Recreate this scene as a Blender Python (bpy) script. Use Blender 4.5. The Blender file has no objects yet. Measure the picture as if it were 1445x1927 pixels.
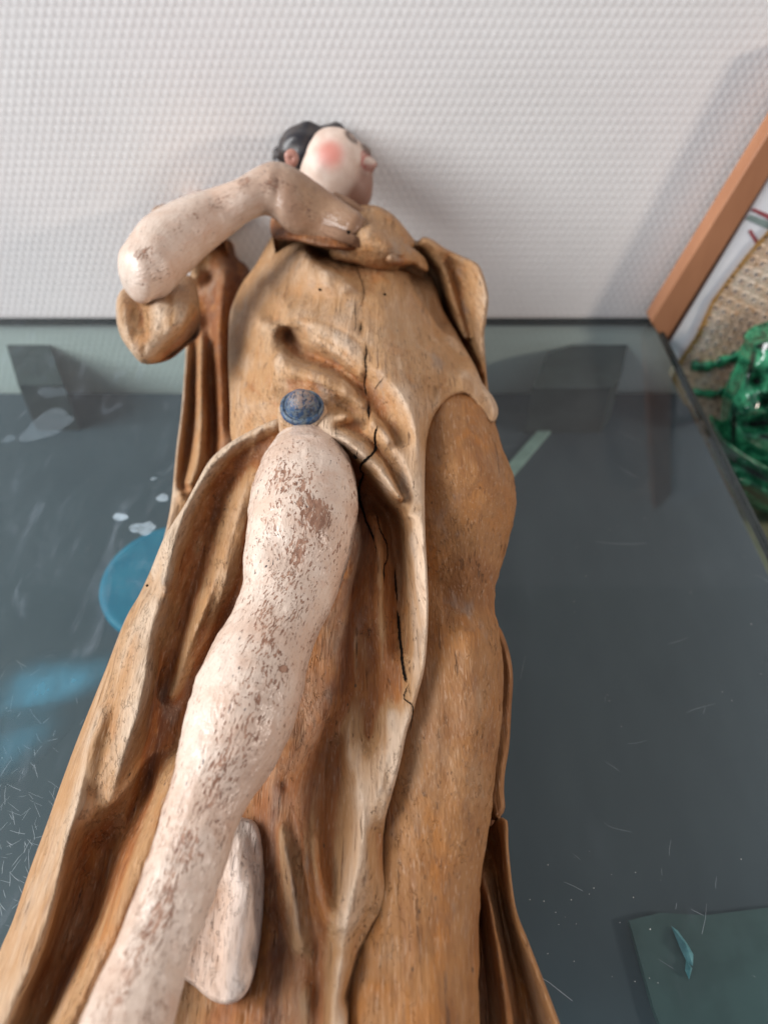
import bpy, math, random
import numpy as np
from mathutils import Vector
R = math.radians
rng = np.random.default_rng(7); random.seed(7)
sc = bpy.context.scene

# ------------------------------------------------------------------ camera
CAM_H = 0.36; PITCH = R(45.0); FPX = 1392.0; CX, CY = 722.5, 963.5
cam = bpy.data.cameras.new('camera'); co = bpy.data.objects.new('camera', cam); sc.collection.objects.link(co)
co.location = (0, 0, CAM_H); co.rotation_euler = (math.pi/2 - PITCH, 0, 0)
cam.sensor_fit = 'VERTICAL'; cam.sensor_height = 36; cam.lens = 36*FPX/1927
cam.clip_start = 0.01; cam.clip_end = 50
cam.dof.use_dof = True; cam.dof.focus_distance = 0.335; cam.dof.aperture_fstop = 6.2
sc.camera = co
sc.render.resolution_x = 767; sc.render.resolution_y = 1024
# ------------------------------------------------------------------ world, lamps, exposure
w = bpy.data.worlds.new('World'); sc.world = w; w.use_nodes = True
bg = w.node_tree.nodes['Background']; bg.inputs[0].default_value = (0.80, 0.86, 1.0, 1); bg.inputs[1].default_value = 0.31
def area(name, loc, target, size, power, col, sy=None):
    l = bpy.data.lights.new(name, 'AREA'); l.energy = power; l.color = col
    l.shape = 'RECTANGLE'; l.size = size; l.size_y = sy or size
    o = bpy.data.objects.new(name, l); sc.collection.objects.link(o); o.location = loc
    o.rotation_euler = (Vector(target)-Vector(loc)).to_track_quat('-Z', 'Y').to_euler()
    return o
area('window_light', (-2.75, -0.45, 1.70), (0, .38, .05), 2.1, 176.0, (0.985, 0.99, 1.0), 1.9)
area('room_lamp', (1.9, -0.25, 0.75), (0.1, .5, .1), 0.20, 17.0, (1.0, 0.84, 0.72))
vs = sc.view_settings; vs.view_transform = 'Standard'; vs.look = 'None'; vs.exposure = 0.0; vs.gamma = 1.0

# ------------------------------------------------------------------ picture <-> place
cp, sp = math.cos(PITCH), math.sin(PITCH)
def ray(px, py):
    px = np.asarray(px, float); py = np.asarray(py, float)
    x = (px-CX)/FPX; v = -(py-CY)/FPX
    return np.stack([x, cp+v*sp, -sp+v*cp], -1)
def at(px, py, z):                       # point of the place at height z
    d = ray(px, py); t = (CAM_H-np.asarray(z, float))/(-d[..., 2])
    return d*t[..., None] + np.array([0, 0, CAM_H])
def at_t(px, py, t):
    return ray(px, py)*np.asarray(t, float)[..., None] + np.array([0, 0, CAM_H])
def at_y(px, py, Y):
    d = ray(px, py); t = np.asarray(Y, float)/d[..., 1]
    return d*t[..., None] + np.array([0, 0, CAM_H])
def proj(P):
    P = np.asarray(P, float)-np.array([0, 0, CAM_H])
    f = P[..., 1]*cp - P[..., 2]*sp; u = P[..., 1]*sp + P[..., 2]*cp
    return CX+FPX*P[..., 0]/f, CY-FPX*u/f

# ------------------------------------------------------------------ object helpers
def tag(o, label=None, cat=None, group=None, kind=None):
    if label: o['label'] = label
    if cat: o['category'] = cat
    if group: o['group'] = group
    if kind: o['kind'] = kind
    return o
def thing(name, label, cat, loc=(0, 0, 0), group=None):
    o = bpy.data.objects.new(name, None); sc.collection.objects.link(o); o.location = loc
    o.empty_display_size = .02
    return tag(o, label, cat, group)
def mesh(name, V, F, m, parent=None, smooth=True, attrs=None, uv=None, kind=None, label=None):
    V = np.asarray(V, float)
    if parent is not None:
        q = parent
        while q is not None: V = V-np.array(q.location); q = q.parent
    me = bpy.data.meshes.new(name)
    if isinstance(F, np.ndarray):
        me.vertices.add(len(V)); me.vertices.foreach_set('co', V.astype(np.float32).ravel())
        n, k = F.shape
        me.loops.add(n*k); me.loops.foreach_set('vertex_index', F.astype(np.int32).ravel())
        me.polygons.add(n); me.polygons.foreach_set('loop_start', np.arange(0, n*k, k, dtype=np.int32))
        me.update(calc_edges=True)
    else:
        me.from_pydata([tuple(v) for v in V], [], F); me.update()
    me.validate()
    me.polygons.foreach_set('use_smooth', np.full(len(me.polygons), smooth))
    if attrs:
        for k_, a in attrs.items():
            at_ = me.attributes.new(k_, 'FLOAT', 'POINT'); at_.data.foreach_set('value', np.asarray(a, np.float32))
    if uv is not None:
        l = me.uv_layers.new(name='UVMap'); vi = np.zeros(len(me.loops), np.int32)
        me.loops.foreach_get('vertex_index', vi); l.data.foreach_set('uv', np.asarray(uv, np.float32)[vi].ravel())
    me.materials.append(m)
    o = bpy.data.objects.new(name, me); sc.collection.objects.link(o)
    if parent is not None: o.parent = parent
    if kind: o['kind'] = kind
    if label: o['label'] = label
    return o
def spline(P, n):                        # Catmull-Rom through the rows of P
    P = np.asarray(P, float)
    if len(P) == 2: 
        s = np.linspace(0, 1, n)[:, None]; return P[0]*(1-s)+P[1]*s
    Q = np.vstack([2*P[0]-P[1], P, 2*P[-1]-P[-2]])
    s = np.linspace(0, len(P)-1, n); i = np.minimum(s.astype(int), len(P)-2); f = (s-i)[:, None]
    p0, p1, p2, p3 = Q[i], Q[i+1], Q[i+2], Q[i+3]
    return .5*(2*p1+(p2-p0)*f+(2*p0-5*p1+4*p2-p3)*f**2+(3*p1-p0-3*p2+p3)*f**3)
def dens(P, step):
    P = np.asarray(P, float); L = np.hypot(*np.diff(P[:, :2], axis=0).T).sum()
    return spline(P, max(2, int(L/step)+1))
def vnoise(P, seed=0):                   # smooth value noise in 3-D, -1..1
    r = np.random.default_rng(seed); T = r.uniform(-1, 1, (32, 32, 32))
    i = np.floor(P).astype(int); f = P-i; f = f*f*(3-2*f); i %= 32; j = (i+1) % 32
    x0, y0, z0 = i.T; x1, y1, z1 = j.T; a, b, c = f.T
    def L(u, v, t): return u*(1-t)+v*t
    return L(L(L(T[x0,y0,z0], T[x1,y0,z0], a), L(T[x0,y1,z0], T[x1,y1,z0], a), b),
             L(L(T[x0,y0,z1], T[x1,y0,z1], a), L(T[x0,y1,z1], T[x1,y1,z1], a), b), c)

# ------------------------------------------------------------------ node helpers
def mat(name, rough=.5, spec=.5):
    m = bpy.data.materials.new(name); m.use_nodes = True; nt = m.node_tree
    b = nt.nodes['Principled BSDF']; b.inputs['Roughness'].default_value = rough
    b.inputs['Specular IOR Level'].default_value = spec
    return m, nt, b
class N:
    def __init__(s, nt): s.nt = nt
    def n(s, t, **kw):
        o = s.nt.nodes.new(t)
        for k, v in kw.items(): setattr(o, k, v)
        return o
    def put(s, sock, v):
        if isinstance(v, bpy.types.NodeSocket): s.nt.links.new(v, sock)
        elif v is not None: sock.default_value = v
    def math(s, op, a, b=None, c=None, clamp=False):
        o = s.n('ShaderNodeMath', operation=op, use_clamp=clamp); s.put(o.inputs[0], a)
        if b is not None: s.put(o.inputs[1], b)
        if c is not None: s.put(o.inputs[2], c)
        return o.outputs[0]
    def mix(s, f, a, b, t='MIX'):
        o = s.n('ShaderNodeMix', data_type='RGBA', blend_type=t); s.put(o.inputs[0], f)
        s.put(o.inputs[6], a if isinstance(a, bpy.types.NodeSocket) else (*a, 1)); s.put(o.inputs[7], b if isinstance(b, bpy.types.NodeSocket) else (*b, 1))
        return o.outputs[2]
    def noise(s, vec, scale, detail=3, rough=.55, dist=0):
        o = s.n('ShaderNodeTexNoise'); s.put(o.inputs['Vector'], vec)
        o.inputs['Scale'].default_value = scale; o.inputs['Detail'].default_value = detail
        o.inputs['Roughness'].default_value = rough; o.inputs['Distortion'].default_value = dist
        return o.outputs[0]
    def mapping(s, vec, scale=(1, 1, 1), rot=(0, 0, 0), loc=(0, 0, 0)):
        o = s.n('ShaderNodeMapping'); s.put(o.inputs[0], vec); o.inputs['Scale'].default_value = scale
        o.inputs['Rotation'].default_value = rot; o.inputs['Location'].default_value = loc; return o.outputs[0]
    def step(s, v, lo, hi, a=0., b=1.):
        o = s.n('ShaderNodeMapRange', interpolation_type='SMOOTHSTEP'); s.put(o.inputs[0], v)
        for i, x in zip((1, 2, 3, 4), (lo, hi, a, b)): o.inputs[i].default_value = x
        return o.outputs[0]
    def attr(s, name): return s.n('ShaderNodeAttribute', attribute_name=name).outputs['Fac']
    def obj(s): return s.n('ShaderNodeTexCoord').outputs['Object']
    def uv(s): return s.n('ShaderNodeTexCoord').outputs['UV']
    def bump(s, h, strength, dist, bsdf, prev=None):
        o = s.n('ShaderNodeBump'); s.put(o.inputs['Height'], h); o.inputs['Strength'].default_value = strength
        o.inputs['Distance'].default_value = dist
        if prev is not None: s.put(o.inputs['Normal'], prev)
        s.put(bsdf.inputs['Normal'], o.outputs[0]); return o.outputs[0]

def wood_mat(name, ochre=(.40, .220, .100), brown=(.29, .108, .034), deep=(.145, .050, .020), pale=(.57, .42, .30), amber=(.40, .16, .042), rough=.56):
    """painted, worn carved wood: 'wear' runs from -1 (old red-brown ground, deepened for fold shade) to 1 (paint rubbed pale)"""
    m, nt, b = mat(name, rough, .28); g = N(nt); P = g.obj(); wear = g.attr('wear')
    grain = g.mapping(P, (1, .085, 1)); fine = g.noise(grain, 900, 3, .6); med = g.noise(grain, 210, 4, .6, .4)
    big = g.noise(g.mapping(P, (1, .45, 1)), 38, 4, .62, .6); big2 = g.noise(g.mapping(P, (1, .6, 1), loc=(3, 1, 2)), 70, 3, .6, .3)
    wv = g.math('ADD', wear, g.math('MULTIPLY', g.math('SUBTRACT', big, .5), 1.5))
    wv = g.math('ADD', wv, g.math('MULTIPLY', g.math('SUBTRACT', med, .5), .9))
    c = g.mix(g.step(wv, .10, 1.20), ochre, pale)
    c = g.mix(g.step(wv, .05, -.55), c, brown)  # valley patina, with some fold shade put into the brown
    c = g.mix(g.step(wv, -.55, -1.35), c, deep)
    am = g.math('MULTIPLY', g.step(big2, .5, .68), g.step(wear, .9, -.4))
    c = g.mix(g.math('MULTIPLY', am, .55), c, amber)
    grey = g.math('MULTIPLY', g.step(g.noise(g.mapping(P, (1, .5, 1), loc=(7, 2, 1)), 55, 4, .6), .57, .74), .5)
    c = g.mix(grey, c, (.27, .225, .19))
    c = g.mix(g.math('MULTIPLY', g.step(fine, .50, .72), .38), c, (.15, .07, .035))
    c = g.mix(g.math('MULTIPLY', g.step(g.noise(grain, 1300, 2, .5), .58, .68), .22), c, (.70, .50, .35))
    chk = g.math('MULTIPLY', g.step(g.noise(g.mapping(P, (1, .028, 1), loc=(4, 0, 2)), 520, 3, .65), .62, .68), g.step(g.noise(P, 50, 3), .42, .58))
    c = g.mix(g.math('MULTIPLY', chk, .55), c, (.10, .042, .02))
    c = g.mix(g.math('MULTIPLY', g.step(g.noise(g.mapping(P, (1, .5, 1), loc=(9, 4, 4)), 26, 5, .7), .50, .72), .32), c, (.46, .34, .23))
    vz = g.n('ShaderNodeTexVoronoi'); g.put(vz.inputs['Vector'], g.mapping(P, (1, .6, 1))); vz.inputs['Scale'].default_value = 150
    dots = g.math('MULTIPLY', g.step(vz.outputs['Distance'], .11, .05), g.step(g.noise(P, 60, 2), .52, .6))
    c = g.mix(g.math('MULTIPLY', dots, .8), c, (.05, .03, .02))
    g.put(b.inputs['Base Color'], c)
    g.put(b.inputs['Roughness'], g.math('ADD', rough-.12, g.math('MULTIPLY', med, .28)))
    h = g.math('ADD', g.math('MULTIPLY', med, 1.0), g.math('MULTIPLY', fine, .42))
    h = g.math('ADD', h, g.math('MULTIPLY', big2, 1.2))
    ch = g.step(g.noise(g.mapping(P, (1, .4, 1), loc=(2, 5, 1)), 420, 3, .7), .56, .62)
    vc = g.n('ShaderNodeTexVoronoi'); g.put(vc.inputs['Vector'], g.mapping(P, (1, .28, 1))); vc.inputs['Scale'].default_value = 95
    h = g.math('ADD', h, g.math('MULTIPLY', vc.outputs['Distance'], 1.6))
    h = g.math('SUBTRACT', h, g.math('MULTIPLY', g.math('MULTIPLY', ch, g.step(big, .45, .6)), .6))
    h = g.math('SUBTRACT', h, g.math('MULTIPLY', chk, .8))
    g.bump(h, .9, .0013, b)
    return m
def flesh_mat(name, amount=.0, sx=1., scale=1., tint=None, rg=.27):
    """cream-pink paint, crazed and flaking in short strokes along the limb"""
    m, nt, b = mat(name, .40, .5); g = N(nt); U = g.uv(); P = g.obj(); bare = g.attr('bare')
    warp = g.n('ShaderNodeVectorMath', operation='ADD'); nz_ = g.n('ShaderNodeTexNoise'); g.put(nz_.inputs['Vector'], U); nz_.inputs['Scale'].default_value = 120
    sc_ = g.n('ShaderNodeVectorMath', operation='SCALE'); g.put(sc_.inputs[0], nz_.outputs['Color']); sc_.inputs['Scale'].default_value = .0035
    g.put(warp.inputs[0], U); g.put(warp.inputs[1], sc_.outputs[0]); UW = warp.outputs[0]
    st = g.mapping(UW, (1.0*sx, .34, 1))
    n1 = g.noise(st, 980*scale, 2.0, .6, .3); zone = g.noise(g.mapping(UW, (1, .4, 1)), 48, 4, .65)
    thr = g.math('ADD', g.math('MULTIPLY', bare, .13), g.math('MULTIPLY', g.math('SUBTRACT', zone, .5), .62))
    f1 = g.step(g.math('ADD', n1, thr), .655-amount, .685-amount)
    n2 = g.noise(g.mapping(UW, (1, .42, 1), loc=(5, 3, 0)), 420, 3.5, .7, .6)
    f2 = g.step(g.math('ADD', n2, g.math('MULTIPLY', bare, .30)), .735-amount*.6, .755-amount*.6)
    f2 = g.math('MULTIPLY', f2, g.step(g.noise(g.mapping(UW, (1, .22, 1), loc=(2, 2, 0)), 900, 2, .6), .62, .54, 0., 1.))
    f = g.math('MAXIMUM', f1, f2)
    base = g.mix(g.step(g.noise(P, 45, 3), .38, .62), (.585, .425, .33), (.675, .54, .445))
    base = g.mix(g.math('MULTIPLY', g.step(g.noise(P, 130, 3, .6), .52, .72), .40), base, (.58, .37, .27))
    base = g.mix(g.math('MULTIPLY', g.step(g.noise(st, 1700, 2), .55, .72), .40), base, (.42, .29, .21))
    under = g.mix(g.step(g.noise(st, 500, 2), .4, .62), (.24, .12, .075), (.40, .225, .15))
    c = g.mix(f, base, under)
    dk = g.math('MULTIPLY', g.step(g.noise(g.mapping(UW, (1, .25, 1), loc=(1, 8, 0)), 800*scale, 2, .5), .66, .70), g.step(g.noise(U, 60, 2), .53, .62))
    c = g.mix(dk, c, (.035, .032, .04))
    brown_ramp = g.attr('brown_ramp'); c = g.mix(brown_ramp, c, g.mix(1., c, tint or (.44, .33, .24), 'MULTIPLY'))  # multiplies the paint by a brown tint towards the hand
    g.put(b.inputs['Base Color'], c)
    g.put(b.inputs['Roughness'], g.mix(f, (rg,)*3, (.55,)*3))
    h = g.math('SUBTRACT', g.math('ADD', g.math('MULTIPLY', g.noise(st, 420, 3), 1.0), g.math('MULTIPLY', g.noise(P, 260, 3), .8)), g.math('MULTIPLY', f, .8))
    g.bump(h, .8, .0007, b)
    return m
M = {}
M['tunic'] = wood_mat('painted_wood_tunic')
M['cloak'] = wood_mat('painted_wood_cloak', ochre=(.37, .200, .088), brown=(.27, .096, .029), pale=(.52, .39, .28))
M['hose'] = wood_mat('painted_wood_ochre', ochre=(.335, .158, .058), brown=(.25, .103, .034), pale=(.46, .29, .15), deep=(.16, .06, .022), amber=(.40, .15, .03))
M['lining'] = wood_mat('painted_wood_lining', ochre=(.55, .40, .31), pale=(.70, .58, .50), deep=(.3, .17, .11))
M['leg'] = flesh_mat('flaking_flesh_paint', .032)
M['arm'] = flesh_mat('smoother_flesh_paint', -.055)
M['hand'] = flesh_mat('brown_flesh_paint', -.05, tint=(.44, .33, .24), rg=.75)
def plain(name, col, rough=.5, spec=.5, var=None, scale=60, bumpd=.0004, stretch=(1, 1, 1)):
    m, nt, b = mat(name, rough, spec); g = N(nt)
    n = g.noise(g.mapping(g.obj(), stretch), scale, 4, .6)
    g.put(b.inputs['Base Color'], g.mix(g.step(n, .35, .65), col, var or tuple(c*.75 for c in col)))
    g.bump(n, .4, bumpd, b); return m
M['hole'] = plain('crack_shadow_wood', (.010, .007, .005), .95, .1)

# ------------------------------------------------------------------ the wall
def grid_faces(nx, ny):
    i = np.arange(nx-1); j = np.arange(ny-1); I, J = np.meshgrid(i, j); a = (J*nx+I).ravel()
    return np.stack([a, a+1, a+nx+1, a+nx], 1)
WY = 0.618
mw, nt, b = mat('white_embossed_wallpaper', .62, .35); g = N(nt); P = g.obj()
c = g.mix(g.step(g.noise(P, 6, 3), .3, .7), (.765, .75, .735), (.815, .80, .785))
c = g.mix(g.math('MULTIPLY', g.step(g.noise(P, 3.2, 3), .42, .7), .30), c, (.72, .66, .66))
c = g.mix(g.math('MULTIPLY', g.step(g.noise(P, 350, 2), .45, .7), .10), c, (.50, .48, .46))
g.put(b.inputs['Base Color'], c); g.bump(g.noise(P, 900, 3), .3, .0004, b)
xs = np.arange(-.62, .62, .0011); zs = np.arange(-.32, .40, .0011)
X, Z = np.meshgrid(xs, zs); p = .0064
row = np.floor(Z/p); u = X/p+.5*(row % 2)+.12*vnoise(np.stack([X.ravel()*14, Z.ravel()*14, X.ravel()*0], 1), 3).reshape(X.shape)
cell = (np.cos(2*np.pi*u)*.5+.5)**.8 * np.abs(np.sin(np.pi*Z/p))**.9
h = .00031*cell*(1+.25*vnoise(np.stack([X.ravel()*90, Z.ravel()*90, X.ravel()*0+5], 1), 4).reshape(X.shape))
wall = mesh('wall', np.stack([X, WY-h, Z], -1).reshape(-1, 3), grid_faces(len(xs), len(zs)), mw, kind='structure')
# plain rest of the wall around the embossed field in view
def box(name, lo, hi, m, parent=None, bevel=0, **kw):
    (x0, y0, z0), (x1, y1, z1) = lo, hi
    V = [(x0,y0,z0),(x1,y0,z0),(x1,y1,z0),(x0,y1,z0),(x0,y0,z1),(x1,y0,z1),(x1,y1,z1),(x0,y1,z1)]
    F = [(0,3,2,1),(4,5,6,7),(0,1,5,4),(1,2,6,5),(2,3,7,6),(3,0,4,7)]
    o = mesh(name, V, F, m, parent, smooth=False, **kw)
    if bevel:
        md = o.modifiers.new('bevel', 'BEVEL'); md.width = bevel; md.segments = 3
    return o
mb, nt, b = mat('white_wall_paint', .65, .3); b.inputs['Base Color'].default_value = (.66, .64, .61, 1)
wv = []; wf = []
def wq(x0, x1, z0, z1):
    n = len(wv); wv.extend([(x0, WY-.0003, z0), (x1, WY-.0003, z0), (x1, WY-.0003, z1), (x0, WY-.0003, z1)]); wf.append((n, n+1, n+2, n+3))
wq(-4, -.62, -.75, 3.6); wq(.62, 4, -.75, 3.6); wq(-.62, .62, .40, 3.6); wq(-.62, .62, -.75, -.32)
mesh('wall', wv, wf, mb, kind='structure', smooth=False)
mf, nt, b = mat('dark_floor', .6, .3); g = N(nt); g.put(b.inputs['Base Color'], g.mix(g.noise(g.obj(), 9, 4), (.02, .022, .025), (.05, .052, .055)))
mesh('floor', [(-2, -2, -.75), (2, -2, -.75), (2, WY, -.75), (-2, WY, -.75)], [(0, 1, 2, 3)], mf, kind='structure', smooth=False)

# ------------------------------------------------------------------ the glass-topped table
TX = .2515; TY = .6125
table = thing('glass_table', 'dark smoked glass tabletop with scratches and smudges, pushed against the white wall', 'table', (-.2, .25, -.008))
mg = bpy.data.materials.new('smoked_glass'); mg.use_nodes = True; nt = mg.node_tree; nt.nodes.clear(); g = N(nt)
out = g.n('ShaderNodeOutputMaterial'); tr = g.n('ShaderNodeBsdfTransparent'); tr.inputs[0].default_value = (.76, .86, .83, 1)
gl = g.n('ShaderNodeBsdfGlossy'); P = g.obj(); gl.inputs['Color'].default_value = (1, 1, 1, 1)
sm = g.noise(g.mapping(P, (1, .8, 1), rot=(0, 0, .6)), 16, 5, .65, 1.2)
g.put(gl.inputs['Roughness'], g.step(sm, .42, .72, .035, .16))
fr = g.n('ShaderNodeFresnel'); gb = g.n('ShaderNodeNewGeometry'); g.put(fr.inputs[0], g.math('SUBTRACT', 1.5, g.math('MULTIPLY', gb.outputs['Backfacing'], 1.5-1/1.5)))
m1 = g.n('ShaderNodeMixShader'); g.put(m1.inputs[0], g.math('MULTIPLY', fr.outputs[0], .9)); nt.links.new(tr.outputs[0], m1.inputs[1]); nt.links.new(gl.outputs[0], m1.inputs[2])
df = g.n('ShaderNodeBsdfDiffuse'); df.inputs[0].default_value = (.42, .50, .58, 1)
# dust film and wiped streaks
st = g.noise(g.mapping(P, (1, .22, 1), rot=(0, 0, -.75)), 60, 5, .7, .8)
film = g.math('MULTIPLY', g.step(st, .50, .78), g.step(sm, .40, .70))
side = g.n('ShaderNodeSeparateXYZ'); g.put(side.inputs[0], P)
lw = g.step(side.outputs[0], .22, .02, .25, 1.0)
m2 = g.n('ShaderNodeMixShader'); g.put(m2.inputs[0], g.math('ADD', .012, g.math('MULTIPLY', g.math('MULTIPLY', film, lw), .34)))
nt.links.new(m1.outputs[0], m2.inputs[1]); nt.links.new(df.outputs[0], m2.inputs[2])
geo = g.n('ShaderNodeNewGeometry'); nt.links.new(m2.outputs[0], out.inputs[0])
mesh('glass_pane', [(-.8, -.25, 0), (TX, -.25, 0), (TX, TY, 0), (-.8, TY, 0)], [(0, 1, 2, 3)], mg, table, smooth=False)
me_ = plain('dark_glass_edge', (.018, .026, .026), .25, .5)
box('glass_edge', (TX-.0002, -.25, -.006), (TX+.0028, TY+.0028, .0006), me_, table, .0005)
box('glass_edge', (-.8, TY, -.006), (TX-.0003, TY+.0026, .0006), me_, table, .0005)
# scratches: thin irregular hairlines standing on the glass
msc = plain('scratch_white', (.50, .56, .60), .6, .3)
def ribbons(name, lines, m, parent, lift=.0004, kind=None):
    V = []; F = []
    for pts, wd in lines:
        pts = np.asarray(pts, float); n = len(pts); d = np.gradient(pts, axis=0); d /= np.linalg.norm(d, axis=1)[:, None]+1e-9
        view = np.array([0, 0, CAM_H])-pts; view /= np.linalg.norm(view, axis=1)[:, None]
        s = np.cross(d, [0, 0, 1] if lift else view); s /= np.linalg.norm(s, axis=1)[:, None]+1e-9
        w_ = np.asarray(wd)*np.ones(n); k = len(V)
        for i in range(n):
            V.append(pts[i]-s[i]*w_[i]/2+[0, 0, lift]); V.append(pts[i]+s[i]*w_[i]/2+[0, 0, lift])
        F += [(k+2*i, k+2*i+1, k+2*i+3, k+2*i+2) for i in range(n-1)]
    return mesh(name, V, F, m, parent, smooth=False, kind=kind)
lines = []
def scratch(px, py, ln, ang, wd=.0002):
    n = random.randint(3, 6); p = np.array([px, py], float); a = ang; pts = []
    for i in range(n):
        pts.append(p.copy()); a += random.uniform(-.14, .14); p += ln/n*np.array([math.cos(a), math.sin(a)])
    pts = np.array(pts); lines.append((at(pts[:, 0], pts[:, 1], 0), wd*np.interp(np.arange(n), [0, n/2, n], [.4, 1, .3])))
for i in range(130): scratch(abs(random.gauss(0, 75)), random.gauss(1570, 140), random.uniform(6, 48), random.choice([.9, 2.2, .2, 1.6])+random.gauss(0, .25), random.uniform(.00007, .00017))
for i in range(12): scratch(random.uniform(0, 190), random.gauss(1380, 90), random.uniform(15, 40), 1.9+random.uniform(-.6, .6), .00016)
for i in range(24): scratch(random.uniform(960, 1440), random.uniform(800, 1900), random.uniform(10, 90), .5+random.choice([0, 0, 1.2, 2.3]), .00010)
scratch(1010, 1835, 110, .45, .0003); scratch(1060, 1660, 60, .5, .0002); scratch(1120, 1020, 120, .03, .00018)
ribbons('scratch', lines, msc, table, kind='stuff')
# dust specks
mdu = plain('dust_speck', (.75, .75, .72), .7)
V = []; F = []
for i in range(90):
    x, y = (random.uniform(930, 1440), random.uniform(640, 1900)) if i % 3 else (random.uniform(0, 300), random.uniform(700, 1600))
    if i > 70: x, y = random.gauss(1090, 50), random.gauss(1700, 50)
    c0 = at(x, y, .0006); r_ = random.uniform(.00012, .00032); k = len(V)
    V += [c0+[r_*math.cos(a)*random.uniform(.6, 1.3), r_*math.sin(a)*random.uniform(.5, 1.2), 0] for a in np.linspace(0, 6.28, 7)[:-1]]; V.append(c0+[0, 0, r_*.5])
    F += [(k+j, k+(j+1) % 6, k+6) for j in range(6)]
mesh('dust', V, F, mdu, table, kind='stuff')
# flat pale blots on the glass, faded at the rim
mbl, nt, b = mat('pale_blot_tint', .5, .4); g = N(nt); g.put(b.inputs['Base Color'], (.50, .62, .70, 1))
g.put(b.inputs['Alpha'], g.math('MULTIPLY', g.attr('fade'), g.step(g.noise(g.obj(), 260, 4, .7), .25, .62, .5, 1.)))
def blot(px, py, rx, ry, ang, dens_, seed, irr=.18):
    r_ = np.random.default_rng(seed); V = [at(px, py, .0007)]; fa = [dens_]; F = []; n = 28
    ph = r_.uniform(0, 6.28, 4)
    for k, (q, fd) in enumerate(((.6, dens_), (.9, dens_), (1.0, 0.))):
        for i in range(n):
            a = 2*math.pi*i/n; s = q*(1+irr*(math.sin(2*a+ph[0])+.6*math.sin(3*a+ph[1])+.5*math.sin(5*a+ph[2])))
            u_, v_ = rx*s*math.cos(a), ry*s*math.sin(a)
            V.append(at(px+u_*math.cos(ang)-v_*math.sin(ang), py+u_*math.sin(ang)+v_*math.cos(ang), .0007)); fa.append(fd)
    for i in range(n):
        j = (i+1) % n; F.append((0, 1+i, 1+j))
        for k in range(2): F.append((1+k*n+i, 1+(k+1)*n+i, 1+(k+1)*n+j, 1+k*n+j))
    mesh('pale_blot', V, F, mbl, table, attrs={'fade': fa})
blot(90, 800, 52, 24, -.28, .16, 1); blot(98, 738, 26, 12, 0, .10, 2); blot(227, 973, 14, 8, -.1, .75, 3, .1)
blot(270, 994, 26, 12, -.3, .50, 4, .22); blot(306, 937, 13, 7, -.2, .6, 5, .1); blot(289, 901, 6, 3, 0, .4, 6); blot(18, 826, 15, 6, -.2, .14, 7)
# what lies under the glass
msl, nt, b = mat('slate_blue_board', .55, .3); g = N(nt)
g.put(b.inputs['Base Color'], g.mix(g.noise(g.mapping(g.obj(), (1, .4, 1), rot=(0, 0, .5)), 40, 5, .65), (.044, .060, .080), (.082, .102, .126)))
LZ = -.082
sh = thing('lower_shelf', 'dark slate coloured shelf seen through the smoked glass of the table', 'shelf', (-.2, .2, LZ-.02))
box('shelf_board', (-.8, -.3, LZ-.02), (.300, .612, LZ), msl, sh, .002)
def under_box(name, label, cat, pts, z0, z1, m):     # prism on the shelf, outline given on its top face
    t_ = thing(name, label, cat, tuple(at(*np.mean(pts, axis=0), z1)*[1, 1, 0]+[0, 0, z0]))
    top = np.array([at(x, y, z1) for x, y in pts]); bot = top.copy(); bot[:, 2] = z0; n = len(top)
    F = [tuple(range(n)), tuple(range(2*n-1, n-1, -1))]+[(i, n+i, n+(i+1) % n, (i+1) % n) for i in range(n)]
    mesh('body', np.vstack([top, bot]), F, m, t_, smooth=False)
    return t_
mdk = plain('black_plastic', (.05, .062, .066), .4); 
under_box('black_container', 'black angular container under the glass at the far right, by the wall', 'container', [(1030,665),(1075,650),(1105,650),(1110,625),(1185,625),(1170,700),(1150,730),(1000,730)], LZ, -.03, mdk)
under_box('black_block', 'black upright block under the glass at the far left corner', 'block', [(8,632),(88,632),(120,725),(35,725)], LZ, -.03, mdk)
mte = plain('teal_enamel', (.012, .165, .28), .55, .3, (.02, .20, .32)); mte2 = plain('teal_plastic_film', (.048, .088, .092), .35, .5, (.062, .11, .115))
def disc(name, label, cat, px, py, rpx, z, m, sy=1.0):
    c0 = at(px, py, z); r0 = rpx*float(at_scale(px, py, z)); t_ = thing(name, label, cat, (c0[0], c0[1], LZ))
    prof = [(0, .006), (.9, .006), (.985, .0058), (1.0, .004), (1.0, 0)]
    V = []; F = []; n = 64
    for r_, h_ in prof:
        for i in range(n): V.append((c0[0]+r0*r_*math.cos(2*math.pi*i/n), c0[1]+r0*r_*sy*math.sin(2*math.pi*i/n), LZ+h_))
    for k in range(len(prof)-1):
        for i in range(n): j = (i+1) % n; F.append((k*n+i, k*n+j, (k+1)*n+j, (k+1)*n+i))
    mesh('dish', V, F, m, t_)
def at_scale(px, py, z): return np.linalg.norm(at(px+1, py, z)-at(px, py, z))
disc('blue_dish', 'round teal blue dish under the glass beside the cloak, left of the statue', 'dish', 330, 1080, 142, LZ+.01, mte)
mfl, nt, b = mat('soft_blue_tint', .35, .4); g = N(nt); g.put(b.inputs['Base Color'], (.10, .33, .46, 1))
g.put(b.inputs['Alpha'], g.math('MULTIPLY', g.attr('fade'), g.step(g.noise(g.mapping(g.obj(), (1, .5, 1), rot=(0, 0, .6)), 55, 4, .65), .3, .7, .35, 1.)))
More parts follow.
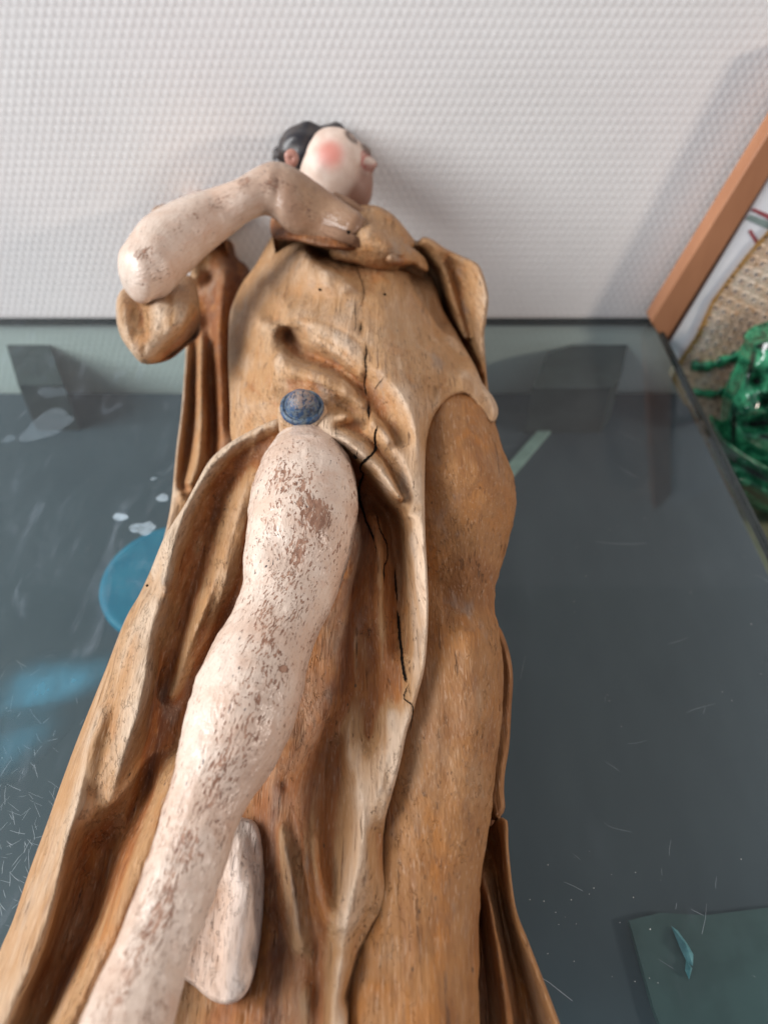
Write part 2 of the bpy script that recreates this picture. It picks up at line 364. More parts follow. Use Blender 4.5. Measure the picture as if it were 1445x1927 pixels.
def film(px, py, rx, ry, ang, den):  # soft blue patch on the glass, fading outwards
    V = [at(px, py, .0004)]; fa = [den]; F = []; n = 40; nr = 9
    for k in range(1, nr+1):
        q = k/nr
        for i in range(n):
            a = 2*math.pi*i/n; w_ = q*(1+.12*math.sin(3*a+1)); u_, v_ = rx*w_*math.cos(a), ry*w_*math.sin(a)
            V.append(at(px+u_*math.cos(ang)-v_*math.sin(ang), py+u_*math.sin(ang)+v_*math.cos(ang), .0004)); fa.append(den*(.5+.5*math.cos(math.pi*q)))
    for i in range(n):
        j = (i+1) % n; F.append((0, 1+i, 1+j)); F += [(1+k*n+i, 1+(k+1)*n+i, 1+(k+1)*n+j, 1+k*n+j) for k in range(nr-1)]
    mesh('blue_patch', V, F, mfl, table, attrs={'fade': fa})
film(95, 1290, 170, 62, -.32, .62); film(30, 1400, 120, 60, -.6, .28)
mst = plain('pale_green_strip', (.40, .55, .50), .5)
under_box('pale_strip', 'thin pale green strip under the glass right of the hip', 'strip', [(1022,798),(1040,806),(965,895),(930,935),(915,925),(950,880)], LZ, LZ+.003, mst)
tsh = under_box('teal_sheet', 'folded teal plastic sheet under the glass at the lower right corner', 'sheet', [(1183,1732),(1240,1718),(1330,1722),(1445,1708),(1560,1700),(1560,2080),(1300,2080),(1230,1900)], LZ, LZ+.004, mte2)

mtl = plain('teal_glint_paint', (.10, .30, .36), .3, .6, (.18, .42, .48), 200)  # bright glint on the sheet's wrinkle, painted as pale teal pieces
for pts in ([(1262,1742),(1275,1752),(1292,1775),(1304,1796),(1303,1818),(1292,1812),(1278,1782)], [(1290,1806),(1302,1822),(1296,1844),(1288,1826)]):
    top = np.array([at(x, y, LZ+.0052) for x, y in pts]); mid = top.mean(0)+[0, 0, .004]; n = len(top)
    mesh('glint_fold', np.vstack([top, [mid]]), [(i, (i+1) % n, n) for i in range(n)], mtl, tsh, smooth=False)
# ------------------------------------------------------------------ carved relief layers
def inside(px, py, O):
    r = np.zeros(px.shape, bool); n = len(O)
    for i in range(n):
        x1, y1 = O[i]; x2, y2 = O[(i+1) % n]
        if y1 == y2: continue
        c_ = ((y1 > py) != (y2 > py)) & (px < (x2-x1)*(py-y1)/(y2-y1)+x1); r ^= c_
    return r
def nearest(px, py, O):
    best = np.full(px.shape, 1e9); bx = np.zeros(px.shape); by = np.zeros(px.shape); nx = np.zeros(px.shape); ny = np.zeros(px.shape)
    n = len(O); area2 = sum(O[i][0]*O[(i+1) % n][1]-O[(i+1) % n][0]*O[i][1] for i in range(n)); s = 1 if area2 > 0 else -1
    for i in range(n):
        x1, y1 = O[i]; x2, y2 = O[(i+1) % n]; dx, dy = x2-x1, y2-y1; L = dx*dx+dy*dy
        if L < 1e-9: continue
        t = np.clip(((px-x1)*dx+(py-y1)*dy)/L, 0, 1); qx, qy = x1+t*dx, y1+t*dy; d = np.hypot(px-qx, py-qy); k = d < best
        best[k] = d[k]; bx[k] = qx[k]; by[k] = qy[k]; Ls = math.sqrt(L); nx[k] = s*dy/Ls; ny[k] = -s*dx/Ls
    return best, bx, by, nx, ny
class Relief:
    """a smooth carved surface through ridge and valley lines (x, y of the picture, height z) closed by rounded flanks"""
    def __init__(s, outline, curves, rim=14, drop=.012, step=3.2, beta=1.25, spacing=9, rough=.0005, smooth_outline=True, ripple=.0009, creases=()):
        O = np.array(outline, float)
        if smooth_outline:
            Q = np.vstack([O, O[:1]]); n = len(O); S = []
            for i in range(n):
                p0, p1, p2, p3 = O[i-1], O[i], O[(i+1) % n], O[(i+2) % n]; k = max(2, int(np.hypot(*(p2-p1))/9))
                for f in np.arange(k)/k: S.append(.5*(2*p1+(p2-p0)*f+(2*p0-5*p1+4*p2-p3)*f**2+(3*p1-p0-3*p2+p3)*f**3))
            O = np.array(S)
        s.O = O; C = []
        for pts, wear in curves:
            pts = np.array([(a, b, c) for a, b, c in pts], float)
            D = dens(pts, spacing) if len(pts) > 1 else pts
            C.append(np.hstack([D, np.full((len(D), 1), wear)]))
        C = np.vstack(C); sc_ = 100.
        # merge constraints that sit on each other
        keep = []
        for i in range(len(C)):
            if all((C[i, 0]-C[j, 0])**2+(C[i, 1]-C[j, 1])**2 > 36 for j in keep): keep.append(i)
        C = C[keep]; s.C = C; A = C[:, :2]/sc_; n = len(A)
        D = np.hypot(A[:, None, 0]-A[None, :, 0], A[:, None, 1]-A[None, :, 1])**beta
        P_ = np.hstack([np.ones((n, 1)), A]); s.W = []
        for col, lam in ((2, .0003), (3, .06)):
            Mx = np.block([[D-np.eye(n)*lam, P_], [P_.T, np.zeros((3, 3))]])
            s.W.append(np.linalg.solve(Mx, np.concatenate([C[:, col], np.zeros(3)])))
        s.W = np.stack(s.W, 1); s.A = A; s.sc = sc_; s.beta = beta; s.rim = rim; s.drop = drop; s.step = step; s.rough = rough; s.ripple = ripple; s.cr = []
        for pts, A_, w_, kd in creases: s.cr.append((dens(np.array(pts, float), 14), A_, w_, kd))
    def raw(s, px, py):
        q = np.stack([px.ravel(), py.ravel()], 1)/s.sc; o = np.zeros((len(q), 2))
        for a in range(0, len(q), 20000):
            b_ = q[a:a+20000]; D = ((b_[:, None, 0]-s.A[None, :, 0])**2+(b_[:, None, 1]-s.A[None, :, 1])**2)**(s.beta/2)
            o[a:a+20000] = D@s.W[:len(s.A)]+np.hstack([np.ones((len(b_), 1)), b_])@s.W[len(s.A):]
        return o[:, 0].reshape(px.shape), o[:, 1].reshape(px.shape)
    def z(s, px, py, d=None):
        zz, ww = s.raw(px, py)
        for Q, A_, w_, kd in s.cr:
            lo = Q.min(0)-w_*5; hi = Q.max(0)+w_*5; k = (px > lo[0]) & (px < hi[0]) & (py > lo[1]) & (py < hi[1])
            if not k.any(): continue
            x, y = px[k], py[k]; bd = np.full(x.shape, 1e9); sd = np.zeros(x.shape); tt = np.zeros(x.shape); nQ = len(Q)-1
            for i in range(nQ):
                dx, dy = Q[i+1]-Q[i]; L = dx*dx+dy*dy; t = np.clip(((x-Q[i, 0])*dx+(y-Q[i, 1])*dy)/L, 0, 1)
                ex, ey = x-Q[i, 0]-t*dx, y-Q[i, 1]-t*dy; dd = np.hypot(ex, ey); m_ = dd < bd
                bd = np.where(m_, dd, bd); sd = np.where(m_, np.sign(dx*ey-dy*ex), sd); tt = np.where(m_, (i+t)/nQ, tt)
            e = np.exp(-bd/w_)*np.clip(np.minimum(tt, 1-tt)*6, 0, 1)*(.75+.25*np.sin(tt*17+Q[0, 0]))
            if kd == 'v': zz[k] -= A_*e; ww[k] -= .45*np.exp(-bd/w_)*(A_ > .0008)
            elif kd == 'r': zz[k] += A_*e; ww[k] += .35*e
            else: zz[k] += A_*e*sd*np.minimum(bd/1.5, 1)
        if d is None: d, *_ = nearest(px, py, s.O)
        q = np.clip(1-d/s.rim, 0, 1); zz = zz-s.drop*(1-np.sqrt(np.maximum(1-q*q, 0)))
        nn = vnoise(np.stack([px.ravel()/26, py.ravel()/60, px.ravel()*0], 1), 11)+.5*vnoise(np.stack([px.ravel()/11, py.ravel()/24, px.ravel()*0+3], 1), 12)
        G = at(px.ravel(), py.ravel(), np.full(px.size, .08)); G[:, 0] += .06*G[:, 1]*np.sign(G[:, 0])
        a = vnoise(np.stack([G[:, 0]*95+1.3*vnoise(np.stack([G[:, 1]*14, G[:, 0]*8, G[:, 0]*0], 1), 25), G[:, 1]*7, G[:, 0]*0+2], 1), 21)
        b_ = vnoise(np.stack([G[:, 0]*210, G[:, 1]*17, G[:, 0]*0+2], 1), 22)
        rp = (.55-np.abs(a))*1.0+.35*b_; rp = rp*np.clip((py.ravel()-520)/400, .25, 1)
        return zz+(s.rough*nn+s.ripple*rp).reshape(px.shape), np.clip(ww+(.45*rp).reshape(px.shape)*(s.ripple > 0), -1.3, 1.3)
    def build(s, name, m, parent, base=.001, maxray=.03, label=None):
        O = s.O; st = s.step; x0, y0 = O.min(0)-st*1.5; x1, y1 = O.max(0)+st*1.5
        gx = np.arange(x0, x1, st); gy = np.arange(y0, y1, st); X, Y = np.meshgrid(gx, gy); ins = inside(X, Y, O)
        q = grid_faces(len(gx), len(gy)); iv = ins.ravel(); q = q[iv[q].any(1)]
        used = np.unique(q); px = X.ravel()[used]; py = Y.ravel()[used]; iu = iv[used]
        re = np.full(X.size, -1); re[used] = np.arange(len(used)); F = re[q]
        d, bx, by, nx, ny = nearest(px, py, O)
        snap = ~iu; px = np.where(snap, bx, px); py = np.where(snap, by, py); d = np.where(snap, 0, d)
        z, wv_ = s.z(px, py, d); V = at(px, py, z)
        # flanks
        e = np.concatenate([F[:, [0, 1]], F[:, [1, 2]], F[:, [2, 3]], F[:, [3, 0]]]); key = np.sort(e, 1); _, inv, cnt = np.unique(key, axis=0, return_inverse=True, return_counts=True)
        be = e[cnt[inv.ravel()] == 1]; bv = np.unique(be); nb = len(bv); loc = np.full(len(V), -1); loc[bv] = np.arange(nb)
        P0 = V[bv]; bpx, bpy, bz = px[bv], py[bv], z[bv]; vx, vy = CX-bpx, 2355-bpy; L = np.hypot(vx, vy)
        dt = (vx*nx[bv]+vy*ny[bv])/L; wr = np.clip((dt+.25)/.35, 0, 1); wr = wr*wr*(3-2*wr)
        Vs = [V]; Ws = [wv_]; prev = bv; Fs = [F]
        for k, f in enumerate((.06, .2, .45, .75, 1.0)):
            zv = bz+(base-bz)*f; inset = 5*f**.5
            sx, sy = bpx-nx[bv]*inset, bpy-ny[bv]*inset
            Pv = P0+(at(sx, sy, bz)-P0)*.9; Pv = Pv.copy(); Pv[:, 2] = zv
            zr = np.maximum(bz-maxray*f, base); Pr = at(sx, sy, zr)
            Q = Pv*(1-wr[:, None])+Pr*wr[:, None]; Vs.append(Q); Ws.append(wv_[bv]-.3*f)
            idx = sum(len(v) for v in Vs[:-1])+np.arange(nb)
            full = np.full(len(V), -1); full[bv] = idx; pf = np.full(len(V), -1); pf[bv] = prev
            Fs.append(np.stack([pf[be[:, 1]], pf[be[:, 0]], full[be[:, 0]], full[be[:, 1]]], 1)); prev = idx
        V = np.vstack(Vs); F = np.vstack(Fs); Wt = np.concatenate(Ws)
        s.o = mesh(name, V, F, m, parent, attrs={'wear': Wt}, label=label)
        return s.o

def tube(name, stations, m, parent, n=90, seg=72, cap0=True, cap1=True, attrs=None, bumps=None, patches=(), wear=0., rough=.0004, label=None, brown_ramp=None, smooth=0, capr=.85):
    """stations: (Lx, Ly, Rx, Ry, z of the axis, depth ratio) traced limb outline; a closed round solid"""
    S = spline(np.array(stations, float), n); Lx, Ly, Rx, Ry, z, rt = S.T
    C = at((Lx+Rx)/2, (Ly+Ry)/2, z); d = ray((Lx+Rx)/2, (Ly+Ry)/2); t = (CAM_H-z)/(-d[:, 2])
    W = (at_t(Rx, Ry, t)-at_t(Lx, Ly, t))/2
    T = np.gradient(C, axis=0)
    if smooth: T = np.stack([np.convolve(np.pad(T[:, k], smooth, mode='edge'), np.hanning(2*smooth+3)[1:-1]/np.hanning(2*smooth+3).sum(), 'valid') for k in range(3)], 1)
    T /= np.linalg.norm(T, axis=1)[:, None]
    Nn = np.cross(T, W); Nn /= np.linalg.norm(Nn, axis=1)[:, None]; view = np.array([0, 0, CAM_H])-C
    Nn *= np.sign((Nn*view).sum(1))[:, None]; r_ = np.linalg.norm(W, axis=1)
    rings = [(C[i], W[i], Nn[i]*r_[i]*rt[i]) for i in range(n)]
    def cap(i, sgn):
        out_ = []
        for a in np.linspace(0, math.pi/2, 9)[1:]:
            k = max(math.cos(a), .01); out_.append((C[i]+sgn*T[i]*r_[i]*capr*math.sin(a), W[i]*k, Nn[i]*r_[i]*rt[i]*k))
        return out_
    if cap0: rings = cap(0, -1)[::-1]+rings
    if cap1: rings = rings+cap(n-1, 1)
    th = np.linspace(0, 2*math.pi, seg, endpoint=False); V = []; uv = []; v = 0.
    for k, (c_, w_, n_) in enumerate(rings):
        if k: v += np.linalg.norm(c_-rings[k-1][0])
        V.append(c_+np.cos(th)[:, None]*w_+np.sin(th)[:, None]*n_)
        R0 = np.linalg.norm(w_); uv.append(np.stack([np.abs(th-math.pi/2-2*math.pi*(th > 1.5*math.pi))*.024, np.full(seg, v)], 1))
        u_ = th.copy(); u_[u_ > 1.5*math.pi] -= 2*math.pi; uv[-1][:, 0] = u_*.024
    V = np.vstack(V); uv = np.vstack(uv); nr = len(rings)
    F = []
    a = np.arange(seg); b_ = (a+1) % seg
    for k in range(nr-1): F.append(np.stack([k*seg+a, k*seg+b_, (k+1)*seg+b_, (k+1)*seg+a], 1))
    F = np.vstack(F)
    cen = np.repeat(np.array([c_ for c_, _, _ in rings]), seg, 0); nrm = V-cen; nl = np.linalg.norm(nrm, axis=1)[:, None]+1e-9; nrm = nrm/nl
    qx, qy = proj(V); fac = ((np.array([0, 0, CAM_H])-V)*nrm).sum(1) > 0
    if bumps:
        for (bx, by, sx, sy, ang, amp) in bumps:
            ux, uy = qx-bx, qy-by; c_, s_ = math.cos(ang), math.sin(ang); a1 = (ux*c_+uy*s_)/sx; a2 = (-ux*s_+uy*c_)/sy
            V = V+nrm*(amp*np.exp(-a1**2-a2**2)*fac)[:, None]
    V = V+nrm*(rough*(vnoise(V*160, 5)+.6*vnoise(V*380, 6)))[:, None]
    bare = np.zeros(len(V))
    for (bx, by, sx, sy, ang, amp) in patches:
        ux, uy = qx-bx, qy-by; c_, s_ = math.cos(ang), math.sin(ang); a1 = (ux*c_+uy*s_)/sx; a2 = (-ux*s_+uy*c_)/sy
        bare = np.maximum(bare, amp*np.exp(-(a1**2+a2**2)**1.5)*fac)
    return mesh(name, V, F, m, parent, attrs={'bare': bare, 'brown_ramp': np.clip((qx-brown_ramp[0])/(brown_ramp[1]-brown_ramp[0]), 0, 1) if brown_ramp else np.zeros(len(V)), 'wear': np.full(len(V), wear)+(.25*vnoise(V*60, 9))}, uv=uv, label=label)

statue = thing('carved_statue', 'carved wooden figure in worn ochre drapery with bare flaking leg, lying on glass', 'statue', (0, .28, 0))

# --- tunic: chest, belly folds and the skirt between the legs
O_tunic = [(524,432),(560,442),(614,459),(673,466),(701,473),(742,494),(777,492),(804,506),(820,540),(833,581),(860,629),(893,688),(908,722),(926,745),(937,768),(934,788),(924,796),(910,782),(893,757),(875,742),(848,748),(824,772),(809,800),(801,845),(799,920),(800,1000),(804,1080),(806,1135),(804,1200),(798,1260),(785,1310),(776,1345),(766,1375),(752,1440),(736,1500),(724,1548),(722,1620),(727,1679),(722,1715),(702,1742),(688,1775),(675,1805),(663,1850),(655,1927),(650,2000),(280,2000),(340,1720),(430,1450),(520,1230),(560,900),(470,860),(437,830),(433,760),(430,680),(432,600),(440,568),(457,532),(482,498),(504,458)]
K = []
def c(wear, *pts): K.append((pts, wear))
c(.3, (492,505,.098),(525,485,.108),(560,470,.118))
c(.55, (562,470,.122),(585,490,.129),(610,510,.132),(640,527,.132),(663,546,.129)); c(.3, (500,540,.112),(540,555,.119),(590,560,.124))
c(-.1, (600,480,.112),(645,498,.113),(690,512,.117),(740,515,.119),(790,520,.106))
c(.35, (444,600,.078),(475,580,.102),(530,560,.119),(600,560,.126),(680,565,.128),(745,580,.122),(800,600,.108),(835,615,.094))
c(.1, (720,640,.128),(780,650,.118),(830,660,.107),(870,680,.095))
c(.5, (437,690,.076),(465,690,.097),(500,680,.112))
c(.3, (438,770,.078),(470,750,.100),(505,745,.112))
c(.3, (470,640,.102),(500,640,.114))
c(.0, (760,710,.124),(810,705,.116),(855,700,.104))
c(.5, (870,712,.107),(893,728,.104),(915,752,.100),(926,770,.097))
c(-.2, (815,735,.110),(845,722,.108))
c(.1, (825,768,.107),(812,800,.108),(807,845,.108))
c(-.3, (505,592,.113),(515,600,.113))
c(.5, (490,610,.117),(520,612,.122))
c(.6, (545,606,.125),(575,606,.128),(604,612,.130),(649,634,.130),(687,662,.129),(723,705,.127),(755,745,.124),(780,793,.121),(790,865,.115),(794,940,.110))
c(-.3, (541,626,.112),(546,642,.109),(560,660,.107))
c(-.35, (574,668,.108),(602,676,.110),(634,692,.112),(664,716,.114),(694,750,.114),(720,785,.114),(745,835,.110))
c(.5, (590,644,.122),(620,660,.124),(650,682,.124),(676,705,.122))
c(.5, (520,662,.120),(536,682,.123),(570,695,.1245),(615,708,.1245),(655,732,.122),(682,762,.119))
c(-.1, (500,716,.112),(530,724,.115),(570,734,.117),(610,750,.117),(645,772,.114),(690,797,.113))
c(.5, (620,786,.119),(665,784,.122),(710,802,.121),(741,836,.118),(765,880,.114),(782,940,.110))
c(-.1, (640,801,.1155),(665,808,.1155),(703,836,.1135),(733,878,.110),(757,935,.106),(773,1000,.102))
c(.75, (606,816,.117),(638,824,.120),(674,849,.120),(710,878,.118),(746,925,.115),(769,968,.112),(781,1022,.109),(787,1090,.106),(788,1180,.101),(783,1250,.096))
c(-.5, (640,852,.098),(662,880,.092),(690,918,.087),(728,965,.083),(748,1045,.079),(752,1130,.077),(754,1220,.077))
c(-.45, (700,975,.090),(715,1060,.090),(722,1150,.088),(730,1250,.087),(738,1330,.087))
c(-1., (668,930,.083),(680,1010,.074),(652,1100,.064),(630,1211,.058),(616,1300,.056),(598,1380,.054),(540,1480,.050))
c(-.7, (688,1060,.084),(670,1140,.079),(666,1211,.078),(664,1300,.077))
c(.35, (656,1360,.077),(650,1420,.077),(662,1460,.079))
c(.85, (672,1490,.081),(685,1540,.083),(680,1600,.081),(666,1652,.079),(650,1742,.076))
c(.55, (643,1805,.073),(632,1880,.070),(622,1960,.067))
c(-.1, (690,1200,.079),(692,1290,.077),(692,1380,.075))
c(.85, (742,1320,.087),(738,1380,.088),(724,1460,.087),(706,1520,.085))
c(-.1, (712,1570,.073),(716,1640,.070),(712,1700,.066),(680,1790,.060),(655,1880,.056))
c(-.4, (612,1360,.066),(600,1422,.070),(590,1500,.071),(585,1580,.072),(600,1680,.075),(618,1735,.075))
c(-.2, (640,1400,.069),(634,1460,.066),(630,1540,.064),(627,1620,.063),(628,1670,.065),(632,1705,.070))
c(.5, (530,1560,.056),(540,1610,.059),(552,1670,.060),(567,1782,.060))
c(-.3, (580,1860,.058),(585,1960,.056))
c(-1., (522,1480,.050),(515,1580,.048),(520,1700,.047),(535,1805,.046),(530,1960,.046))
c(-.6, (556,1500,.056),(566,1600,.056),(586,1730,.057),(600,1820,.057),(602,1960,.058))
c(-.6, (600,1100,.058),(560,1200,.054),(500,1400,.042),(460,1600,.036),(430,1800,.034),(420,1960,.034))
c(0., (600,870,.088),(560,850,.097),(490,848,.085))
def squash(K, ys, zs, f, y0=0):
    return [([(x, y, z if y < y0 else float(np.interp(y, ys, zs))+(z-float(np.interp(y, ys, zs)))*(f if y > y0+80 else 1-(1-f)*(y-y0)/80)) for x, y, z in pts], w_) for pts, w_ in K]
K = squash(K, [1000, 1200, 1500, 1800, 2000], [.086, .078, .068, .060, .057], .62, 1080)
CRE = [([(524,603),(545,603),(575,600),(604,606),(640,621),(680,648),(712,684)], .0012, 7, 'v'),
 ([(556,616),(541,630),(540,650),(556,668),(585,681),(618,692)], .0030, 9, 'v'), ([(548,676),(585,690),(620,702),(660,726),(682,750)], .0022, 8, 'r'),
 ([(600,634),(630,650),(660,676),(684,700)], .0012, 7, 'v'), ([(622,676),(650,694),(672,716),(697,748)], .0018, 7, 'v'),
 ([(545,716),(590,722),(630,742),(662,772)], .0016, 9, 'v'), ([(615,786),(665,784),(710,802),(741,838),(765,880),(780,930)], .0016, 7, 'r'),
 ([(602,817),(638,822),(674,849),(710,878),(746,925),(771,968),(784,1022),(790,1100),(788,1200)], .0022, 8, 'r'),
 ([(636,798),(668,806),(701,834),(732,874),(755,930),(770,990)], .0022, 7, 'v'), ([(650,858),(690,902),(728,950),(752,1040),(762,1140),(770,1230)], .0018, 10, 'v'),
 ([(720,702),(752,738),(777,790),(788,862),(793,960)], .0010, 6, 'r'), ([(566,463),(604,505),(649,529),(668,552)], .0032, 9, 'r'), ([(585,468),(620,500),(655,518)], .0030, 10, 'v'),
 ([(452,700),(475,732),(500,748),(520,760)], .0013, 8, 'v'), ([(448,760),(478,765),(515,752)], .0012, 7, 'r'), ([(462,650),(490,668),(512,668)], .0010, 8, 'v'),
 ([(668,1010),(655,1100),(640,1200),(622,1330),(598,1450),(560,1560)], .0018, 9, 'v'), ([(674,1080),(667,1180),(667,1290),(655,1400),(668,1460)], .0018, 7, 'r'),
 ([(690,990),(700,1150),(702,1300),(690,1420)], .0014, 9, 'v'), ([(716,1000),(722,1140),(730,1280),(728,1400)], .0012, 8, 'r'), ([(650,1150),(640,1260),(622,1400)], .0012, 6, 'r'),
 ([(604,1370),(590,1480),(587,1590),(606,1700)], .0014, 6, 'r'), ([(632,1300),(620,1420),(616,1560),(622,1680)], .0016, 9, 'v'), ([(664,1440),(685,1530),(670,1650),(648,1770),(632,1900)], .0018, 6, 'r'),
 ([(738,1370),(722,1460),(703,1520)], .0018, 6, 'r'), ([(517,1480),(516,1640),(524,1800),(528,1960)], .0016, 8, 'v'), ([(532,1570),(549,1652),(567,1780)], .0016, 5, 'r'), ([(600,1740),(596,1850),(590,1960)], .0014, 8, 'v'), ([(560,1800),(566,1900),(566,1990)], .0012, 8, 'r'),
 ([(690,1560),(698,1640),(688,1720),(660,1800)], .0010, 8, 'v'), ([(930,760),(905,722),(880,706),(850,716),(822,752),(806,800)], .0012, 8, 'r')]
CRK = [[(735,120),(729,150),(733,178)], [(750,215),(754,250),(748,290),(753,330),(746,385),(755,435)], [(766,458),(763,495),(765,536)], [(801,558),(790,600),(792,655),(765,690),(738,716),(731,742),(744,764),(728,800),(724,850),(738,905),(756,960),(772,995),(788,1045)], [(795,925),(803,955),(812,995),(838,1050),(842,1115),(828,1150),(831,1220)]]
CRE += [([(350+a/2.223, 550+b_/2.223) for a, b_ in p], .0009, 3.5, 'v') for p in CRK]
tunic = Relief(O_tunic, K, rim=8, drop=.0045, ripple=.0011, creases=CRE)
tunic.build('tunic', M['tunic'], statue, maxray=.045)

# --- left hanging drape with its folds
O_dr = [(538,800),(523,788),(480,806),(431,834),(395,866),(368,913),(348,950),(325,985),(307,1016),(283,1075),(262,1120),(235,1168),(200,1258),(183,1300),(137,1416),(83,1566),(54,1645),(25,1732),(0,1790),(-40,1900),(-65,1995),(250,1995),(300,1800),(400,1600),(470,1300),(540,1100),(560,900),(552,830)]
K = []
c(.5, (520,800,.112),(480,818,.104),(438,845,.098),(395,886,.092),(366,935,.088),(345,985,.085),(326,1040,.082),(308,1095,.080))
c(.7, (296,1135,.078),(284,1190,.075),(277,1240,.073),(275,1300,.071),(261,1348,.070),(236,1400,.068),(221,1462,.065),(209,1507,.061))
c(-.1, (530,812,.104),(480,838,.097),(435,872,.091),(402,915,.084))
c(-.7, (500,850,.094),(452,885,.085),(412,955,.075),(380,1035,.069),(350,1130,.063),(322,1220,.059),(305,1320,.055),(292,1420,.051),(272,1500,.047),(218,1600,.044),(182,1700,.041),(135,1800,.039),(88,1900,.038),(40,1990,.037))
c(.2, (480,890,.090),(461,930,.086),(444,988,.081),(418,1058,.077),(396,1120,.073),(368,1190,.069),(340,1258,.064),(318,1310,.060))
c(-.5, (478,970,.078),(455,1090,.070),(415,1160,.063),(380,1240,.056),(348,1330,.050),(326,1400,.046))
c(-.1, (342,1428,.057),(305,1505,.064),(263,1600,.068),(228,1700,.068),(190,1800,.066),(138,1900,.063),(80,1985,.060))
c(-.5, (400,1400,.048),(370,1600,.045),(300,1750,.045),(220,1880,.045),(180,1980,.045))
c(.0, (246,1200,.067),(222,1300,.0655),(205,1380,.0645),(192,1440,.062),(180,1500,.058))
c(-.5, (160,1570,.052),(142,1640,.048),(122,1720,.045),(92,1810,.043),(60,1880,.042))
c(.45, (188,1335,.062),(166,1400,.063),(149,1500,.063),(121,1600,.063),(100,1700,.062),(70,1800,.060),(25,1900,.058),(-10,1985,.056))
c(.1, (284,1092,.060),(252,1150,.059),(224,1210,.057),(193,1300,.054),(150,1410,.051),(113,1505,.050),(85,1600,.049),(46,1700,.048),(8,1800,.047),(-34,1900,.046))
K = squash(K, [700, 800, 900, 1000, 1300, 1600, 1950], [.11, .104, .088, .076, .062, .056, .051], .92, 700)
CRE = [([(515,800),(470,822),(431,846),(395,882),(362,932),(338,990),(318,1060),(296,1130),(284,1190),(274,1265),(258,1345),(232,1420),(212,1495)], .0020, 7, 'r'),
 ([(525,812),(470,846),(425,884),(390,930),(360,1000),(340,1070)], .0022, 9, 'v'), ([(500,840),(465,900),(446,985),(418,1060),(392,1130),(362,1210),(330,1290)], .0014, 7, 'r'),
 ([(410,905),(404,960),(390,1020),(366,1090),(345,1180),(325,1260)], .0016, 7, 'v'), ([(425,905),(420,955),(405,1010),(384,1070)], .0014, 6, 'r'), ([(360,1050),(338,1130),(322,1210),(305,1300)], .0013, 6, 'r'),
 ([(470,980),(452,1090),(420,1170),(385,1250),(350,1330)], .0016, 8, 'v'), ([(300,1200),(300,1300),(280,1400),(258,1500),(222,1610),(180,1720),(120,1850)], .0016, 9, 'v'),
 ([(330,1350),(305,1440),(275,1540),(240,1640),(205,1740)], .0012, 8, 'r'), ([(318,1300),(290,1420),(262,1520)], .0012, 7, 'v'),
 ([(190,1330),(166,1402),(149,1500),(121,1600),(100,1700),(72,1800),(25,1900)], .0016, 6, 'r'), ([(350,1410),(330,1450),(290,1535),(250,1620),(215,1700),(165,1800),(110,1900)], .0016, 6, 'r'),
 ([(320,1500),(290,1600),(250,1700),(200,1800),(140,1920)], .0014, 8, 'v')]
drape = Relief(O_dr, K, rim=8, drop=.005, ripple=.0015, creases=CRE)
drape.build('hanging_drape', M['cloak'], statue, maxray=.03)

# --- cloak behind, upper left
O_bl = [(440,395),(400,430),(362,500),(352,560),(350,610),(350,660),(346,720),(341,780),(332,850),(322,950),(307,1018),(288,1070),(300,1095),(350,1040),(420,960),(480,880),(480,700),(480,560),(468,505),(445,482),(440,440)]
K = []
c(.4, (352,560,.050),(356,640,.044),(353,720,.040),(349,790,.038),(338,870,.036),(328,950,.034),(312,1020,.034))
c(-.9, (372,600,.052),(366,680,.030),(362,760,.026),(352,850,.026),(345,920,.028))
c(.5, (380,640,.054),(377,720,.052),(378,800,.050),(370,870,.046),(352,910,.043),(335,935,.040))
c(-1., (398,520,.062),(394,600,.048),(394,680,.036),(398,760,.030),(400,850,.030),(380,920,.030),(340,1000,.030))
c(-.7, (418,480,.080),(416,560,.068),(414,640,.056),(415,720,.048),(418,800,.046),(420,860,.046))
c(-1.2, (436,480,.074),(446,510,.068),(440,560,.058),(430,640,.044),(432,800,.034))
c(.1, (380,480,.078),(372,520,.070))
K = squash(K, [400, 600, 1000], [.066, .050, .034], .75, 300)
Relief(O_bl, K, rim=6, drop=.004).build('cloak_back', M['cloak'], statue, label='shadowed left side of the cloak behind the raised arm')

# --- shoulder and cloak, upper right
O_br = [(640,400),(668,388),(701,386),(721,392),(742,406),(763,430),(784,455),(794,446),(811,449),(836,466),(867,481),(898,496),(911,522),(919,560),(915,601),(911,632),(915,698),(920,745),(925,790),(890,790),(850,690),(800,580),(760,530),(680,500),(620,480)]
K = []
c(.1, (660,410,.146),(700,402,.146),(735,425,.141),(765,452,.134))
c(.2, (690,440,.150),(730,460,.144),(760,480,.136))
c(-.4, (780,472,.120),(800,500,.104),(815,525,.090),(833,570,.080),(850,610,.076),(880,660,.072),(900,720,.070))
c(.0, (800,462,.128),(822,485,.122),(842,520,.114),(852,560,.104),(868,610,.092),(890,680,.084),(906,740,.080))
c(-.3, (838,488,.120),(856,530,.106),(868,570,.098),(882,620,.086),(900,690,.078))
c(.1, (866,500,.118),(885,540,.114),(892,590,.104),(897,640,.092),(906,700,.084))
Relief(O_br, K, rim=10, drop=.008).build('shoulder_cloak', M['cloak'], statue)

